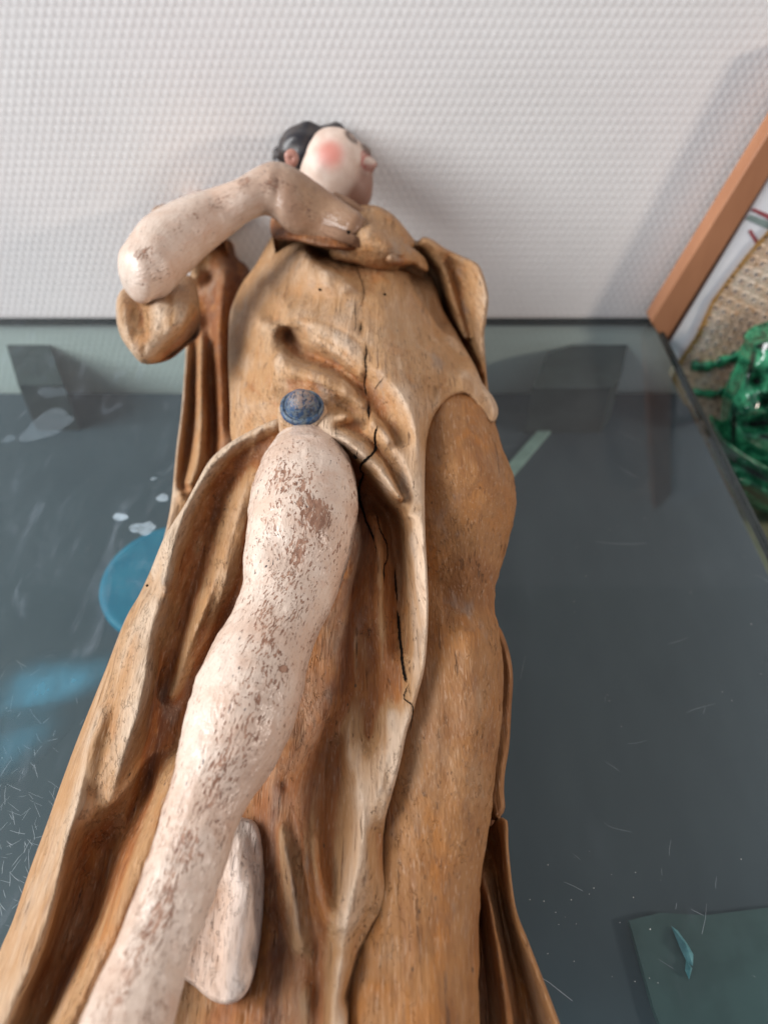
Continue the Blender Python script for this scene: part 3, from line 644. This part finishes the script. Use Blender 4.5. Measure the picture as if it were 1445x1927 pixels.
# --- stockinged leg in ochre
tube('stockinged_leg', [(750,735,905,742,.078,.8),(745,800,928,800,.081,.8),(742,860,948,872,.081,.8),(745,930,968,930,.079,.8),(750,980,967,975,.075,.8),(752,1040,951,1040,.072,.8),(752,1100,934,1095,.070,.8),(748,1150,931,1145,.068,.8),(742,1200,938,1195,.067,.8),(738,1260,945,1255,.066,.8),(730,1330,944,1330,.063,.8),(718,1400,938,1400,.060,.8),(708,1470,930,1470,.057,.8),(698,1550,920,1550,.054,.8),(684,1650,906,1650,.051,.8),(668,1750,900,1750,.048,.8),(645,1850,900,1850,.047,.8),(630,2000,906,2000,.047,.8)],
     M['hose'], statue, n=150, seg=96, rough=.0005, bumps=[(880,905,70,70,0,.003),(850,1120,70,32,.5,-.004),(890,1060,40,50,0,.002),(880,1260,40,150,0,.003),(840,1450,14,160,.1,-.001)], wear=-.1)
O = [(925,1180),(938,1178),(951,1204),(961,1240),(965,1280),(962,1332),(958,1402),(950,1453),(948,1490),(950,1520),(942,1536),(925,1538),(905,1400),(905,1250)]
Relief(O, [(((935,1200,.042),(946,1280,.042),(942,1400,.040),(935,1520,.038)), -.35)], rim=9, drop=.008).build('hem_strip', M['hose'], statue)
O = [(926,1552),(936,1541),(954,1544),(957,1602),(970,1706),(993,1769),(1021,1841),(1053,1926),(1078,2000),(850,2000),(860,1700),(895,1600)]
K = []
c(.0, (946,1558,.046),(952,1640,.044),(968,1730,.042),(1000,1820,.040),(1040,1940,.038))
c(-.9, (930,1590,.028),(938,1680,.026),(952,1760,.024),(970,1850,.024),(990,1960,.024))
c(-.3, (912,1640,.038),(926,1720,.042),(940,1800,.042),(950,1880,.041),(958,1970,.040))
c(-1., (900,1700,.024),(912,1790,.024),(922,1880,.024),(926,1970,.024))
Relief(O, K, rim=10, drop=.010).build('cloak_hem', M['hose'], statue, label='cracked lower right hem of the cloak')
# --- pale fold behind the shin
O = [(430,1545),(465,1540),(490,1566),(498,1674),(486,1798),(468,1862),(440,1888),(405,1886),(370,1860),(320,1810),(320,1700),(380,1600)]
Relief(O, [(((466,1600,.060),(470,1700,.064),(456,1800,.063),(440,1850,.060)), 1.), (((485,1600,.056),(488,1700,.057),(474,1800,.056)), .9), (((425,1680,.057),(412,1780,.054),(408,1840,.056)), .0), (((380,1750,.050),(375,1840,.050)), -.2)], rim=9, drop=.006, rough=.0012).build('lining_fold', M['lining'], statue, base=.02, label='pale flaking lining fold behind the shin')

# --- the solid back of the carving that lies on the glass and carries all the folds
O = [(420,715),(378,735),(360,775),(354,815),(342,880),(333,950),(318,1020),(292,1090),(245,1180),(210,1260),(193,1300),(148,1416),(94,1566),(66,1645),(38,1732),(12,1790),(-28,1900),(-55,1990),(1066,1990),(1043,1926),(1010,1841),(983,1769),(960,1706),(947,1602),(943,1545),(938,1500),(946,1402),(951,1332),(951,1260),(938,1204),(920,1160),(922,1090),(935,1056),(944,1007),(956,970),(952,920),(932,840),(908,790),(888,745),(840,715),(620,705)]
Relief(O, [(((385,770,.030),(370,850,.029),(330,1050,.026),(230,1300,.024),(120,1600,.022),(0,1950,.022)), -.6), (((640,760,.034),(620,1000,.030),(560,1400,.024),(500,1950,.022)), -.6), (((860,770,.034),(925,930,.030),(925,1250,.028),(925,1540,.024),(960,1750,.021),(1020,1950,.021)), -.6)], rim=6, drop=.003, step=8, spacing=30, ripple=0).build('solid_back', M['cloak'], statue)

# --- bare leg
tube('bare_leg', [(532,826,600,822,.100,.9),(512,852,640,848,.103,.9),(490,890,664,885,.105,.9),(476,935,673,936,.106,.92),(469,990,670,985,.105,.92),(467,1030,662,1032,.103,.92),(463,1062,648,1075,.101,.92),(458,1110,632,1122,.100,.92),(433,1168,602,1184,.100,.9),(398,1228,580,1244,.099,.9),(368,1293,568,1300,.097,.9),(351,1350,553,1360,.095,.9),(338,1410,520,1434,.094,.9),(322,1480,478,1494,.093,.9),(303,1540,449,1550,.092,.9),(284,1605,428,1615,.091,.9),(266,1660,406,1680,.091,.9),(238,1730,382,1745,.090,.9),(206,1812,352,1812,.090,.9),(172,1885,336,1885,.090,.9),(140,1960,318,1960,.091,.9)],
     M['leg'], statue, n=220, seg=120, rough=.0004,
     bumps=[(545,960,60,60,.3,.0035),(492,1040,30,45,.2,.003),(560,1060,70,22,.5,-.0015),(470,1300,60,110,.35,.002),(598,1000,30,60,.4,.001)],
     patches=[(592,975,36,42,-.4,1.1),(556,1040,36,24,-.9,.8),(528,1090,40,60,.3,.5),(500,1010,26,60,.1,.35),(520,1150,45,60,.4,.35),(532,1260,9,7,0,2.2),(545,900,60,40,0,.4),(400,1480,26,90,.35,.55),(350,1600,28,60,.35,.75),(305,1720,28,90,.35,.8),(262,1800,26,60,.35,.6),(430,1400,40,90,.35,.3)])

# --- raised forearm, hand and sleeve
tube('forearm', [(230,466,288,562,.139,.95),(246,442,316,552,.140,.95),(266,420,344,522,.143,.95),(306,394,368,498,.146,.95),(346,376,398,470,.149,.95),(392,361,434,440,.152,.95),(444,341,464,416,.158,.95),(480,319,492,404,.161,.92),(508,308,506,404,.162,.9),(532,309,520,414,.160,.8),(556,318,536,430,.157,.7),(590,340,562,444,.152,.6),(634,371,604,454,.147,.55),(676,400,648,466,.145,.6)],
     M['arm'], statue, n=130, seg=80, rough=.0002, patches=[(273,475,26,15,-.4,.95),(365,405,20,12,-.5,.8),(460,345,24,14,-.5,.95),(515,345,30,22,0,.9),(420,380,40,20,-.5,.6),(330,440,40,20,-.5,.6),(300,520,40,18,-.4,.7),(600,375,60,40,.4,.35),(437,437,6,5,0,.9)], label='raised bare forearm with its hand on the collar', smooth=14, capr=.55, brown_ramp=(450, 570))
for k, (x0, y0, x1, y1) in enumerate([(632,372,680,400),(626,392,690,422),(620,412,690,442),(612,432,678,457)]):
    st_ = [(x0+4, y0-9, x0-4, y0+9, .151-.001*k, .8), ((x0+x1)/2+5, (y0+y1)/2-10, (x0+x1)/2-5, (y0+y1)/2+10, .150-.001*k, .9), (x1+4, y1-8, x1-4, y1+9, .144-.001*k, .9)]
    tube('finger', st_, M['hand'], statue, n=16, seg=20, patches=[(650,410,90,90,0,.3)], brown_ramp=(0, 1))
O = [(221,560),(236,540),(270,530),(320,520),(360,520),(374,555),(377,590),(376,630),(352,652),(322,676),(290,685),(266,683),(248,664),(228,634),(219,598)]
K = []
c(.4, (240,548,.118),(300,535,.118),(350,535,.114)); c(.5, (235,572,.122),(232,610,.120),(245,645,.116))
c(-.1, (262,575,.120),(270,600,.119),(275,640,.118))
c(.8, (300,575,.126),(330,580,.125),(345,600,.121),(325,630,.117),(290,655,.114),(268,672,.112))
c(.3, (300,610,.122),(285,630,.121))
c(-.6, (360,610,.104),(345,640,.100),(310,668,.098))
Relief(O, K, rim=10, drop=.010, spacing=9, step=2.6, creases=[([(258,560),(268,600),(272,645),(268,676)], .0014, 7, 'v'), ([(236,566),(238,610),(252,655)], .002, 6, 'r'), ([(354,552),(350,590),(330,630),(296,662),(270,680)], .003, 6, 'r'), ([(290,562),(300,590),(292,630)], .002, 7, 'r'), ([(318,556),(326,582),(322,612)], .0015, 6, 'v')]).build('rolled_sleeve', M['cloak'], statue, base=.095, maxray=.010)
O = [(284,400),(296,388),(315,383),(345,370),(385,358),(420,380),(380,420),(300,430),(278,425)]
Relief(O, [(((300,400,.120),(340,385,.122),(390,375,.125)), -.2)], rim=10, drop=.01).build('sleeve_back', M['cloak'], statue, base=.07)
# band of the collar below the hand
O = [(512,406),(545,398),(600,405),(655,425),(680,420),(720,430),(770,462),(800,486),(806,510),(790,508),(777,498),(742,500),(701,482),(673,474),(614,468),(566,456),(536,452),(512,446)]
K = []
c(-.7, (520,428,.134),(538,434,.136),(560,438,.139),(614,446,.141),(660,452,.142),(700,462,.139))
c(-.2, (540,420,.136),(600,430,.139),(650,437,.143))
c(.0, (700,440,.143),(740,458,.140),(775,480,.131),(797,496,.122))
c(-.7, (702,470,.128),(694,455,.130))
c(-.1, (735,480,.139),(760,486,.134))
Relief(O, K, rim=9, drop=.006, spacing=9, step=2.6).build('collar_band', M['cloak'], statue, base=.09)

# --- brooch
bc = at(569, 776, .118); nz = Vector((0.02, -.26, 1)).normalized(); q = nz.to_track_quat('Z', 'Y').to_matrix()
def lathe(name, prof, m, parent, centre, rot, n=56, wob=0., sx=1., **kw):
    V = []; F = []
    for k, (r_, h_) in enumerate(prof):
        for i in range(n):
            a = 2*math.pi*i/n; rr = r_*(1+wob*math.sin(3*a+k*.2)+wob*.7*math.sin(7*a+1))
            V.append(np.array(rot@Vector((rr*math.cos(a)*sx, rr*math.sin(a), h_)))+centre)
    for k in range(len(prof)-1):
        for i in range(n): j = (i+1) % n; F.append((k*n+i, k*n+j, (k+1)*n+j, (k+1)*n+i))
    V = np.array(V)
    return mesh(name, V, F, m, parent, **kw)
mbr, nt, b = mat('blue_painted_boss', .42, .5); g = N(nt); P = g.obj()
hgt = g.attr('top'); nn = g.noise(g.mapping(P, (1, .4, 1)), 900, 4, .7)
cB = g.mix(g.step(g.noise(P, 350, 3), .4, .6), (.022, .065, .15), (.12, .15, .17))
cB = g.mix(g.step(g.math('ADD', hgt, g.math('MULTIPLY', g.math('SUBTRACT', nn, .5), 1.4)), .60, .95), cB, (.27, .19, .15))
cB = g.mix(g.step(g.noise(g.mapping(P, (1, .35, 1), loc=(1, 1, 1)), 700, 3, .6), .53, .60), cB, (.025, .035, .06)); g.put(b.inputs['Base Color'], cB); g.bump(nn, .6, .0006, b)
Rb = .0112
brooch = lathe('brooch', [(Rb*1.02, -.004), (Rb*1.05, 0), (Rb*1.02, .0016), (Rb*.93, .0024), (Rb*.86, .0022), (Rb*.82, .0018), (Rb*.79, .0026), (Rb*.74, .0048), (Rb*.60, .0076), (Rb*.4, .0094), (Rb*.2, .0104), (.00002, .0107)], mbr, statue, bc+np.array([0, 0, .003]), q, wob=.012, attrs={'top': np.repeat([0, 0, 0, .1, 0, 0, .1, .35, .7, .85, .9, .9], 56)})
brooch['label'] = 'round blue painted brooch worn to bare wood on top'
mrim = lathe('brooch_seat', [(Rb*1.25, -.016), (Rb*1.22, -.006), (Rb*1.17, -.001), (Rb*1.08, .0012), (Rb*.8, .001), (.0001, .001)], M['tunic'], statue, bc+np.array([0, -.0012, .001]), q, wob=.02, attrs={'wear': np.full(56*6, .55)})

# --- cracks in the wood
def crk(*pts): return pts
zz3 = lambda *p: [(350+a/2.223, 550+b_/2.223) for a, b_ in p]
zz5 = lambda *p: [(550+a/2.89, 900+b_/2.89) for a, b_ in p]
zz2 = lambda *p: [(500+a/2.89, 200+b_/2.89) for a, b_ in p]
CR = [(zz3((735,118),(729,150),(733,178)), 3), (zz3((750,215),(754,250),(748,290),(753,330),(746,385),(755,435)), 4), (zz3((766,458),(763,495),(765,536)), 5.5),
      (zz3((801,558),(790,600),(792,655),(765,690),(738,716),(731,742),(744,764),(728,800),(724,850),(738,905),(756,960),(772,995),(788,1045)), 6.5),
      (zz3((788,1045),(793,1070),(795,1105)), 2.), (zz3((745,764),(770,762)), 2), (zz3((795,925),(803,955),(812,995),(838,1050),(842,1115),(828,1150),(831,1220)), 3.),
      (zz3((872,1155),(876,1200),(884,1260)), 3.), (zz5((560,490),(562,590),(573,680)), 3), (zz5((570,715),(578,790),(583,850),(592,930),(597,1000),(610,1070),(617,1112)), 5.5),
      (zz5((635,1118),(610,1170),(608,1200),(636,1222),(656,1245),(650,1310),(634,1387)), 2.2), (zz5((635,1118),(636,1160),(640,1190)), 1.3),
      (zz3((832,348),(815,372),(795,395),(785,420)), 2.), (zz3((722,650),(715,675),(716,690)), 2.5), (zz3((626,560),(630,610)), 1.5),
      (zz2((488,860),(500,900),(522,950),(533,1010),(520,1090)), 2.2), (zz2((483,1035),(487,1120),(490,1190),(484,1226)), 2.2), (zz2((520,1170),(518,1240)), 3)]
lines = []
for pts, wpx in CR:
    P2 = dens(np.array(pts), 3.0); n = len(P2); P2 = P2+rng.normal(0, .45, P2.shape)
    z_, _ = tunic.z(P2[:, 0], P2[:, 1]); Q = at(P2[:, 0], P2[:, 1], z_+.0007)
    tp = np.clip(np.minimum(np.arange(n), np.arange(n)[::-1])/4., .12, 1)
    sc1 = at_scale(700, 1000, .1); lines.append((Q, wpx*.9*sc1*tp*rng.uniform(.65, 1.15, n)))
ribbons('crack', lines, M['hole'], statue, lift=0)
def peg(px, py, r_, z0=None):
    z_, _ = tunic.z(np.array([px*1.]), np.array([py*1.])); c0 = at(px, py, float(z_[0] if z0 is None else z0)+.0009); k = r_*at_scale(px, py, .1)
    a = np.linspace(0, 2*math.pi, 13)[:-1]; v_ = -ray(px, py); v_ /= np.linalg.norm(v_); e1 = np.cross(v_, [0, 1, 0]); e1 /= np.linalg.norm(e1); e2 = np.cross(v_, e1)
    V = [c0]+[c0+k*rng.uniform(.75, 1.2)*(math.cos(t)*e1+math.sin(t)*e2) for t in a]
    mesh('worm_hole', V, [(0, 1+i, 1+(i+1) % 12) for i in range(12)], M['hole'], statue, smooth=False)
peg(670, 859, 5.); peg(278, 1102, 3.2, float(drape.z(np.array([278.]), np.array([1102.]))[0][0])); peg(656, 437, 3, .1515); peg(602, 545, 2.6); peg(724, 554, 2.6)

# --- head
hc = at_y(627, 322, .575); px1 = at_scale(627, 322, hc[2]); vw = -ray(627, 322); vw /= np.linalg.norm(vw); rt = np.array([1., 0, 0]); up = np.cross(vw, rt); up /= np.linalg.norm(up)
if up[2] < 0: up = -up
def direction(x, y, f): v_ = rt*x+up*y+vw*f; return v_/np.linalg.norm(v_)
def blob(name, centre, axes, bumps, m, parent, masks=None, nu=96, nv=64, noise=(0, 40)):
    th = np.linspace(0, math.pi, nv); ph = np.linspace(0, 2*math.pi, nu, endpoint=False)
    D = np.array([[math.cos(p_)*math.sin(t), math.cos(t), math.sin(p_)*math.sin(t)] for t in th for p_ in ph])
    W_ = D[:, :1]*rt+D[:, 1:2]*up+D[:, 2:]*vw
    r_ = 1/np.sqrt((D[:, 0]/axes[0])**2+(D[:, 1]/axes[1])**2+(D[:, 2]/axes[2])**2)
    for (d, s_, amp) in bumps: r_ = r_+amp*np.exp(-((1-(W_@direction(*d)))/s_))
    V = centre+W_*(r_*px1)[:, None]
    if noise[0]: V = V+W_*(noise[0]*px1*vnoise(V*noise[1], 8))[:, None]
    at_ = {k: np.clip(sum(a*np.exp(-((1-(W_@direction(*d)))/s_)**2) for d, s_, a in L), 0, 1) for k, L in (masks or {}).items()}
    F = []
    a = np.arange(nu); b_ = (a+1) % nu
    for k in range(nv-1): F.append(np.stack([k*nu+a, (k+1)*nu+a, (k+1)*nu+b_, k*nu+b_], 1))
    return mesh(name, V, np.vstack(F), m, parent, attrs=at_)
mh, nt, b = mat('painted_face', .46, .4); g = N(nt); P = g.obj()
c_ = g.mix(g.step(g.noise(P, 90, 3), .35, .65), (.62, .46, .37), (.70, .56, .47))
c_ = g.mix(g.math('MULTIPLY', g.attr('blush'), .85), c_, (.56, .17, .13)); c_ = g.mix(g.attr('lips'), c_, (.42, .05, .045)); c_ = g.mix(g.math('MULTIPLY', g.attr('brown'), .9), c_, (.22, .10, .065))
c_ = g.mix(g.attr('lash'), c_, (.07, .045, .035)); g.put(b.inputs['Base Color'], c_)
head = blob('head', hc, (67, 74, 66), [((.90, .50, .02), .035, 13), ((.97, .16, .25), .010, 3), ((.80, .05, .6), .02, -2), ((.45, .85, .3), .03, 3), ((.97, -.1, .2), .05, 4), ((.74, -.68, .2), .10, 15), ((.1, .25, .95), .15, 5), ((.3, -.9, .2), .3, 4), ((.78, .62, .1), .05, -5)], mh, statue,
     {'blush': [((-.12, .38, .85), .075, 1.)], 'lips': [((.93, .20, .32), .006, .9), ((.90, .30, .34), .006, .8)], 'brown': [((.88, -.45, .35), .16, 1.), ((.5, -.75, .45), .12, .6), ((-.72, .12, .68), .02, .7)], 'lash': [((.48, .80, .36), .012, .9), ((.90, .52, .10), .020, .85)]})  # brown mask paints the shade under jaw and chin
mhair = plain('dark_painted_hair', (.016, .015, .02), .35, .5, (.045, .035, .032), 160, .0008, (1, .5, 1))
hp = at_y(572, 286, .585)
blob('hair', hp, (48, 45, 50), [((-.8, .35, .4), .03, 5), ((-.45, .75, .4), .03, 5), ((-.95, -.1, .3), .015, 4), ((.1, .95, .3), .04, 4), ((-.6, -.4, .6), .02, 5), ((-.45, .35, .8), .012, 5), ((-.6, .5, .5), .05, 2), ((.2, .9, .3), .05, 7), ((-.9, -.1, .4), .04, 6), ((.7, .7, .2), .08, 6), ((-.3, -.8, .5), .06, 8)], mhair, head, noise=(5, 110))
blob('hair', at_y(620, 270, .606), (50, 34, 40), [((.4, .9, .1), .05, 4)], mhair, head, noise=(4, 110))
blob('hair', at_y(530, 300, .590), (17, 24, 22), [], mhair, head, noise=(4, 300))
mear, nt, b = mat('painted_ear', .4, .5); b.inputs['Base Color'].default_value = (.42, .20, .15, 1)
blob('ear', at_y(549, 298, .538), (12, 15, 7), [((0, 0, 1), .15, -4), ((-.8, .5, .3), .1, 2)], mear, head, nu=40, nv=30)
blob('neck', at_y(648, 380, .570), (44, 36, 36), [], mh, statue, {'brown': [((.5, .0, .8), 1.5, 1.)]})

# ------------------------------------------------------------------ right of the table: framed picture and majolica
Yf = .597
pf = thing('picture_frame', 'framed picture with a reddish wood bar leaning against the wall past the table corner', 'frame', tuple(at_y(1260, 640, Yf)))
mwd = plain('reddish_wood_moulding', (.42, .19, .095), .42, .5, (.36, .155, .075), 35, .0002, (1, 1, .2))
def slab(name, pts, Y, th, m, parent, bev=.0015, **kw):
    top = np.array([at_y(x, y, Y) for x, y in pts]); bot = top+[0, th, 0]; n = len(top)
    F = [tuple(range(n)), tuple(range(2*n-1, n-1, -1))]+[(i, n+i, n+(i+1) % n, (i+1) % n) for i in range(n)]
    o = mesh(name, np.vstack([top, bot]), F, m, parent, smooth=False, **kw)
    if bev: md = o.modifiers.new('bevel', 'BEVEL'); md.width = bev; md.segments = 3
    return o
def ext(a, b_, f): return (a[0]+(b_[0]-a[0])*f, a[1]+(b_[1]-a[1])*f)
A0, A1 = (1227, 601), (1445, 250); B0, B1 = (1253, 642), (1445, 334)
slab('frame_bar', [ext(A0, A1, -.015), ext(A0, A1, 1.5), ext(B0, B1, 1.6), ext(B0, B1, -.015)], Yf-.006, .018, mwd, pf)
slab('frame_shade_line', [ext(B0, B1, -.01), ext(B0, B1, 1.6), ext((1257,651), (1445,352), 1.6), ext((1257,651), (1445,352), -.01)], Yf+.0005, .010, plain('dark_shade_line', (.12, .055, .03), .5), pf, .0005)  # dark strip along the bar, a painted line of shade
mwt = plain('white_mount', (.86, .87, .90), .5, .4, (.80, .82, .86))
slab('mount', [(1256,652), (1268,672), (1500,800), (1900,500), (1600,80)], Yf-.0022, .003, mwt, pf, 0)
mrd = plain('red_printed_line', (.40, .10, .11), .5); mgr = plain('grey_green_line', (.30, .38, .36), .5)
slab('printed_line', [(1412,396),(1418,392),(1450,405),(1480,412),(1480,420),(1445,414)], Yf-.0029, .0006, mrd, pf, 0)
slab('printed_line', [(1402,412),(1412,404),(1450,418),(1480,426),(1480,442),(1440,430)], Yf-.0029, .0006, mgr, pf, 0)
slab('printed_line', [(1407,436),(1413,432),(1426,454),(1421,460)], Yf-.0029, .0006, mrd, pf, 0)
# woven majolica plaque with dimples
mj, nt, b = mat('cream_majolica_glaze', .28, .5); g = N(nt); P = g.obj()
c_ = g.mix(g.step(g.noise(P, 45, 4), .4, .62), (.66, .48, .34), (.70, .58, .47)); c_ = g.mix(g.math('MULTIPLY', g.step(g.noise(P, 160, 3), .55, .65), .6), c_, (.45, .22, .08)); c_ = g.mix(g.step(g.attr('green'), .3, .9), c_, (.30, .42, .28))
c_ = g.mix(g.step(g.math('ADD', g.attr('edge'), g.math('MULTIPLY', g.math('SUBTRACT', g.noise(P, 90, 3), .5), .8)), .4, .75), c_, (.46, .24, .06)); c_ = g.mix(g.attr('pit'), c_, (.12, .065, .03)); g.put(b.inputs['Base Color'], c_)
plaque = thing('majolica_plaque', 'cream woven-relief majolica piece with ochre border and dark dimples, below the picture frame', 'ceramic', tuple(at_y(1400, 800, .58)))
OP = [(1262,712),(1275,676),(1305,630),(1336,562),(1389,491),(1420,453),(1447,425),(1500,370),(1640,330),(1640,1150),(1445,1100),(1380,960),(1330,860),(1290,770)]
OPa = np.array(OP, float); st_ = 1.8
gx = np.arange(1255, 1560, st_); gy = np.arange(360, 1110, st_); X, Y = np.meshgrid(gx, gy); ins = inside(X, Y, OPa).ravel(); q_ = grid_faces(len(gx), len(gy)); q_ = q_[ins[q_].all(1)]
used = np.unique(q_); re = np.full(X.size, -1); re[used] = np.arange(len(used)); px, py = X.ravel()[used], Y.ravel()[used]
d, bx, by, _, _ = nearest(px, py, OPa)
P3 = at_y(px, py, .5935-.0*px)
ca, sa = math.cos(.5), math.sin(.5); U_ = (P3[:, 0]*ca+P3[:, 2]*sa)/.0125; V_ = (-P3[:, 0]*sa+P3[:, 2]*ca)/.0078; rw = np.floor(V_); fu = (U_+.5*(rw % 2)) % 1-.5; fv = V_-rw-.5
rr = np.sqrt((fu*1.5)**2+(fv*1.0)**2); pit = np.exp(-(rr/.23)**2); ring = np.exp(-((rr-.36)/.12)**2)
fad = np.clip(d/16, 0, 1)*np.clip((905-py)/60, .3, 1)
P3[:, 1] += fad*(.0030*pit-.0016*ring)-.0025*np.clip(1-d/14, 0, 1)
mesh('woven_relief', P3, re[q_], mj, plaque, attrs={'pit': pit*fad*.9, 'edge': np.clip(1-d/26, 0, 1), 'green': np.clip((py-740)/160, 0, 1)})
slab('backing', OP, .5962, .008, mj, plaque, 0)
mgn, nt, b = mat('green_majolica_glaze', .16, .6); g = N(nt); P = g.obj()
c_ = g.mix(g.step(g.noise(P, 90, 4, .6, .8), .36, .64), (.006, .085, .042), (.06, .36, .18)); c_ = g.mix(g.attr('hollow_shade'), c_, (.012, .016, .014)); g.put(b.inputs['Base Color'], c_); b.inputs['Coat Weight'].default_value = .5
leaf_st = [[(1300,688),(1330,690),(1360,680),(1400,668)], [(1304,738),(1335,742),(1360,738),(1392,730)]]
for pts, wdt in zip(leaf_st, (11, 9)):
    P_ = spline(np.array(pts, float), 26); V = []; F = []
    for i, (x, y) in enumerate(P_):
        f = math.sin(math.pi*min(1, (i+2)/16))*.35+.65 if i < 14 else 1; wq_ = wdt*f*(1+.12*math.sin(i*.9))
        for k in range(12):
            a = 2*math.pi*k/12; V.append(at_y(x, y+wq_*math.cos(a), .593-.006*math.sin(a)*f))
    for i in range(25):
        for k in range(12): j = (k+1) % 12; F.append((i*12+k, i*12+j, (i+1)*12+j, (i+1)*12+k))
    mesh('leaf', V, F, mgn, plaque, label='green glazed leaf tip on the cream relief')
# green glazed ware
class ReliefY(Relief):
    pass
jug = thing('green_ceramic', 'lumpy dark green glazed ceramic ware with hollows at the right border, past the table edge', 'ceramic', tuple(at_y(1420, 900, .55)))
def reliefY(name, O, curves, m, parent, Yback, rim=10, drop=.012, step=2.2, rough=.0003, dark=()):
    r = Relief(O, [([(a, b_, c_) for a, b_, c_ in pts], 0) for pts in curves], rim=rim, drop=-drop, step=step, rough=rough, spacing=14)
    O_ = r.O; x0, y0 = O_.min(0)-step; x1, y1 = O_.max(0)+step
    gx = np.arange(x0, x1+step, step); gy = np.arange(y0, y1+step, step); X, Y = np.meshgrid(gx, gy); iv = inside(X, Y, O_).ravel(); q = grid_faces(len(gx), len(gy)); q = q[iv[q].any(1)]
    used = np.unique(q); px = X.ravel()[used]; py = Y.ravel()[used]; re = np.full(X.size, -1); re[used] = np.arange(len(used)); F = re[q]
    d, bx, by, nx, ny = nearest(px, py, O_); sn = ~iv[used]; px = np.where(sn, bx, px); py = np.where(sn, by, py); d = np.where(sn, 0, d)
    z, _ = r.z(px, py, d); V = at_y(px, py, z)
    e = np.concatenate([F[:, [0, 1]], F[:, [1, 2]], F[:, [2, 3]], F[:, [3, 0]]]); key = np.sort(e, 1); _, inv, cnt = np.unique(key, axis=0, return_inverse=True, return_counts=True)
    be = e[cnt[inv.ravel()] == 1]; bv = np.unique(be); nb = len(bv); bk = V[bv].copy(); bk[:, 1] = Yback; full = np.full(len(V), -1); full[bv] = len(V)+np.arange(nb)
    F = np.vstack([F, np.stack([be[:, 1], be[:, 0], full[be[:, 0]], full[be[:, 1]]], 1)])
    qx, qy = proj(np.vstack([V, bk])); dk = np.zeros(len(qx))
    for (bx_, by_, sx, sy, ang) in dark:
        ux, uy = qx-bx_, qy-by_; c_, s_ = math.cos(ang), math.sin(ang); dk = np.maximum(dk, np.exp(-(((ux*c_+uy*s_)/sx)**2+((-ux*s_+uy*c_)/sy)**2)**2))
    return mesh(name, np.vstack([V, bk]), F, m, parent, attrs={'hollow_shade': dk})  # shade of hollows and edges put into the glaze colour
O = [(1418,640),(1500,636),(1560,640),(1560,900),(1500,905),(1445,880),(1400,858),(1368,832),(1366,790),(1372,752),(1388,725),(1400,700),(1410,668)]
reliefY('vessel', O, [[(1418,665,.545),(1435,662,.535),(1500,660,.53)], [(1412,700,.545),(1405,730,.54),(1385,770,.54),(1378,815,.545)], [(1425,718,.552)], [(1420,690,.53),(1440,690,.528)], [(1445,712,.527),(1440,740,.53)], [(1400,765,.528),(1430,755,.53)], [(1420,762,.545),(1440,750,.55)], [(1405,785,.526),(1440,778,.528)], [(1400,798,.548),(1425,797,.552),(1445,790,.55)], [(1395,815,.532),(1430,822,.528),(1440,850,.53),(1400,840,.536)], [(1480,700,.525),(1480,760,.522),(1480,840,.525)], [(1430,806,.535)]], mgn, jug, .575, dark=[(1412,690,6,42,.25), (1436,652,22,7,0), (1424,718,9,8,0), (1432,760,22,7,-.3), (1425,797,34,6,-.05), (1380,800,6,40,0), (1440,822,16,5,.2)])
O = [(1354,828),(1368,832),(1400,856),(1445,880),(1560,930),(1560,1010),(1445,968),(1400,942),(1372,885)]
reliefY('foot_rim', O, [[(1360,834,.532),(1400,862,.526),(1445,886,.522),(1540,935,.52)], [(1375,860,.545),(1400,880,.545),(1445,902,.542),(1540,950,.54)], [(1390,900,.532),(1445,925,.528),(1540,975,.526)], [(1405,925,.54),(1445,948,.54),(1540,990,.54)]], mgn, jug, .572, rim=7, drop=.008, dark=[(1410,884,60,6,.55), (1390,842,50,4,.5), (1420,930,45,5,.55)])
# cloth/ledge below the ceramics
mol = plain('olive_cream_glaze', (.30, .31, .20), .4, .5, (.24, .27, .17), 60)
side_table = thing('side_cabinet', 'olive cream ledge under the green ceramics right of the table', 'ledge', (.42, .52, -.12))
box('ledge_top', (.372, .25, -.2275), (.85, .612, -.210), mol, side_table, .002)
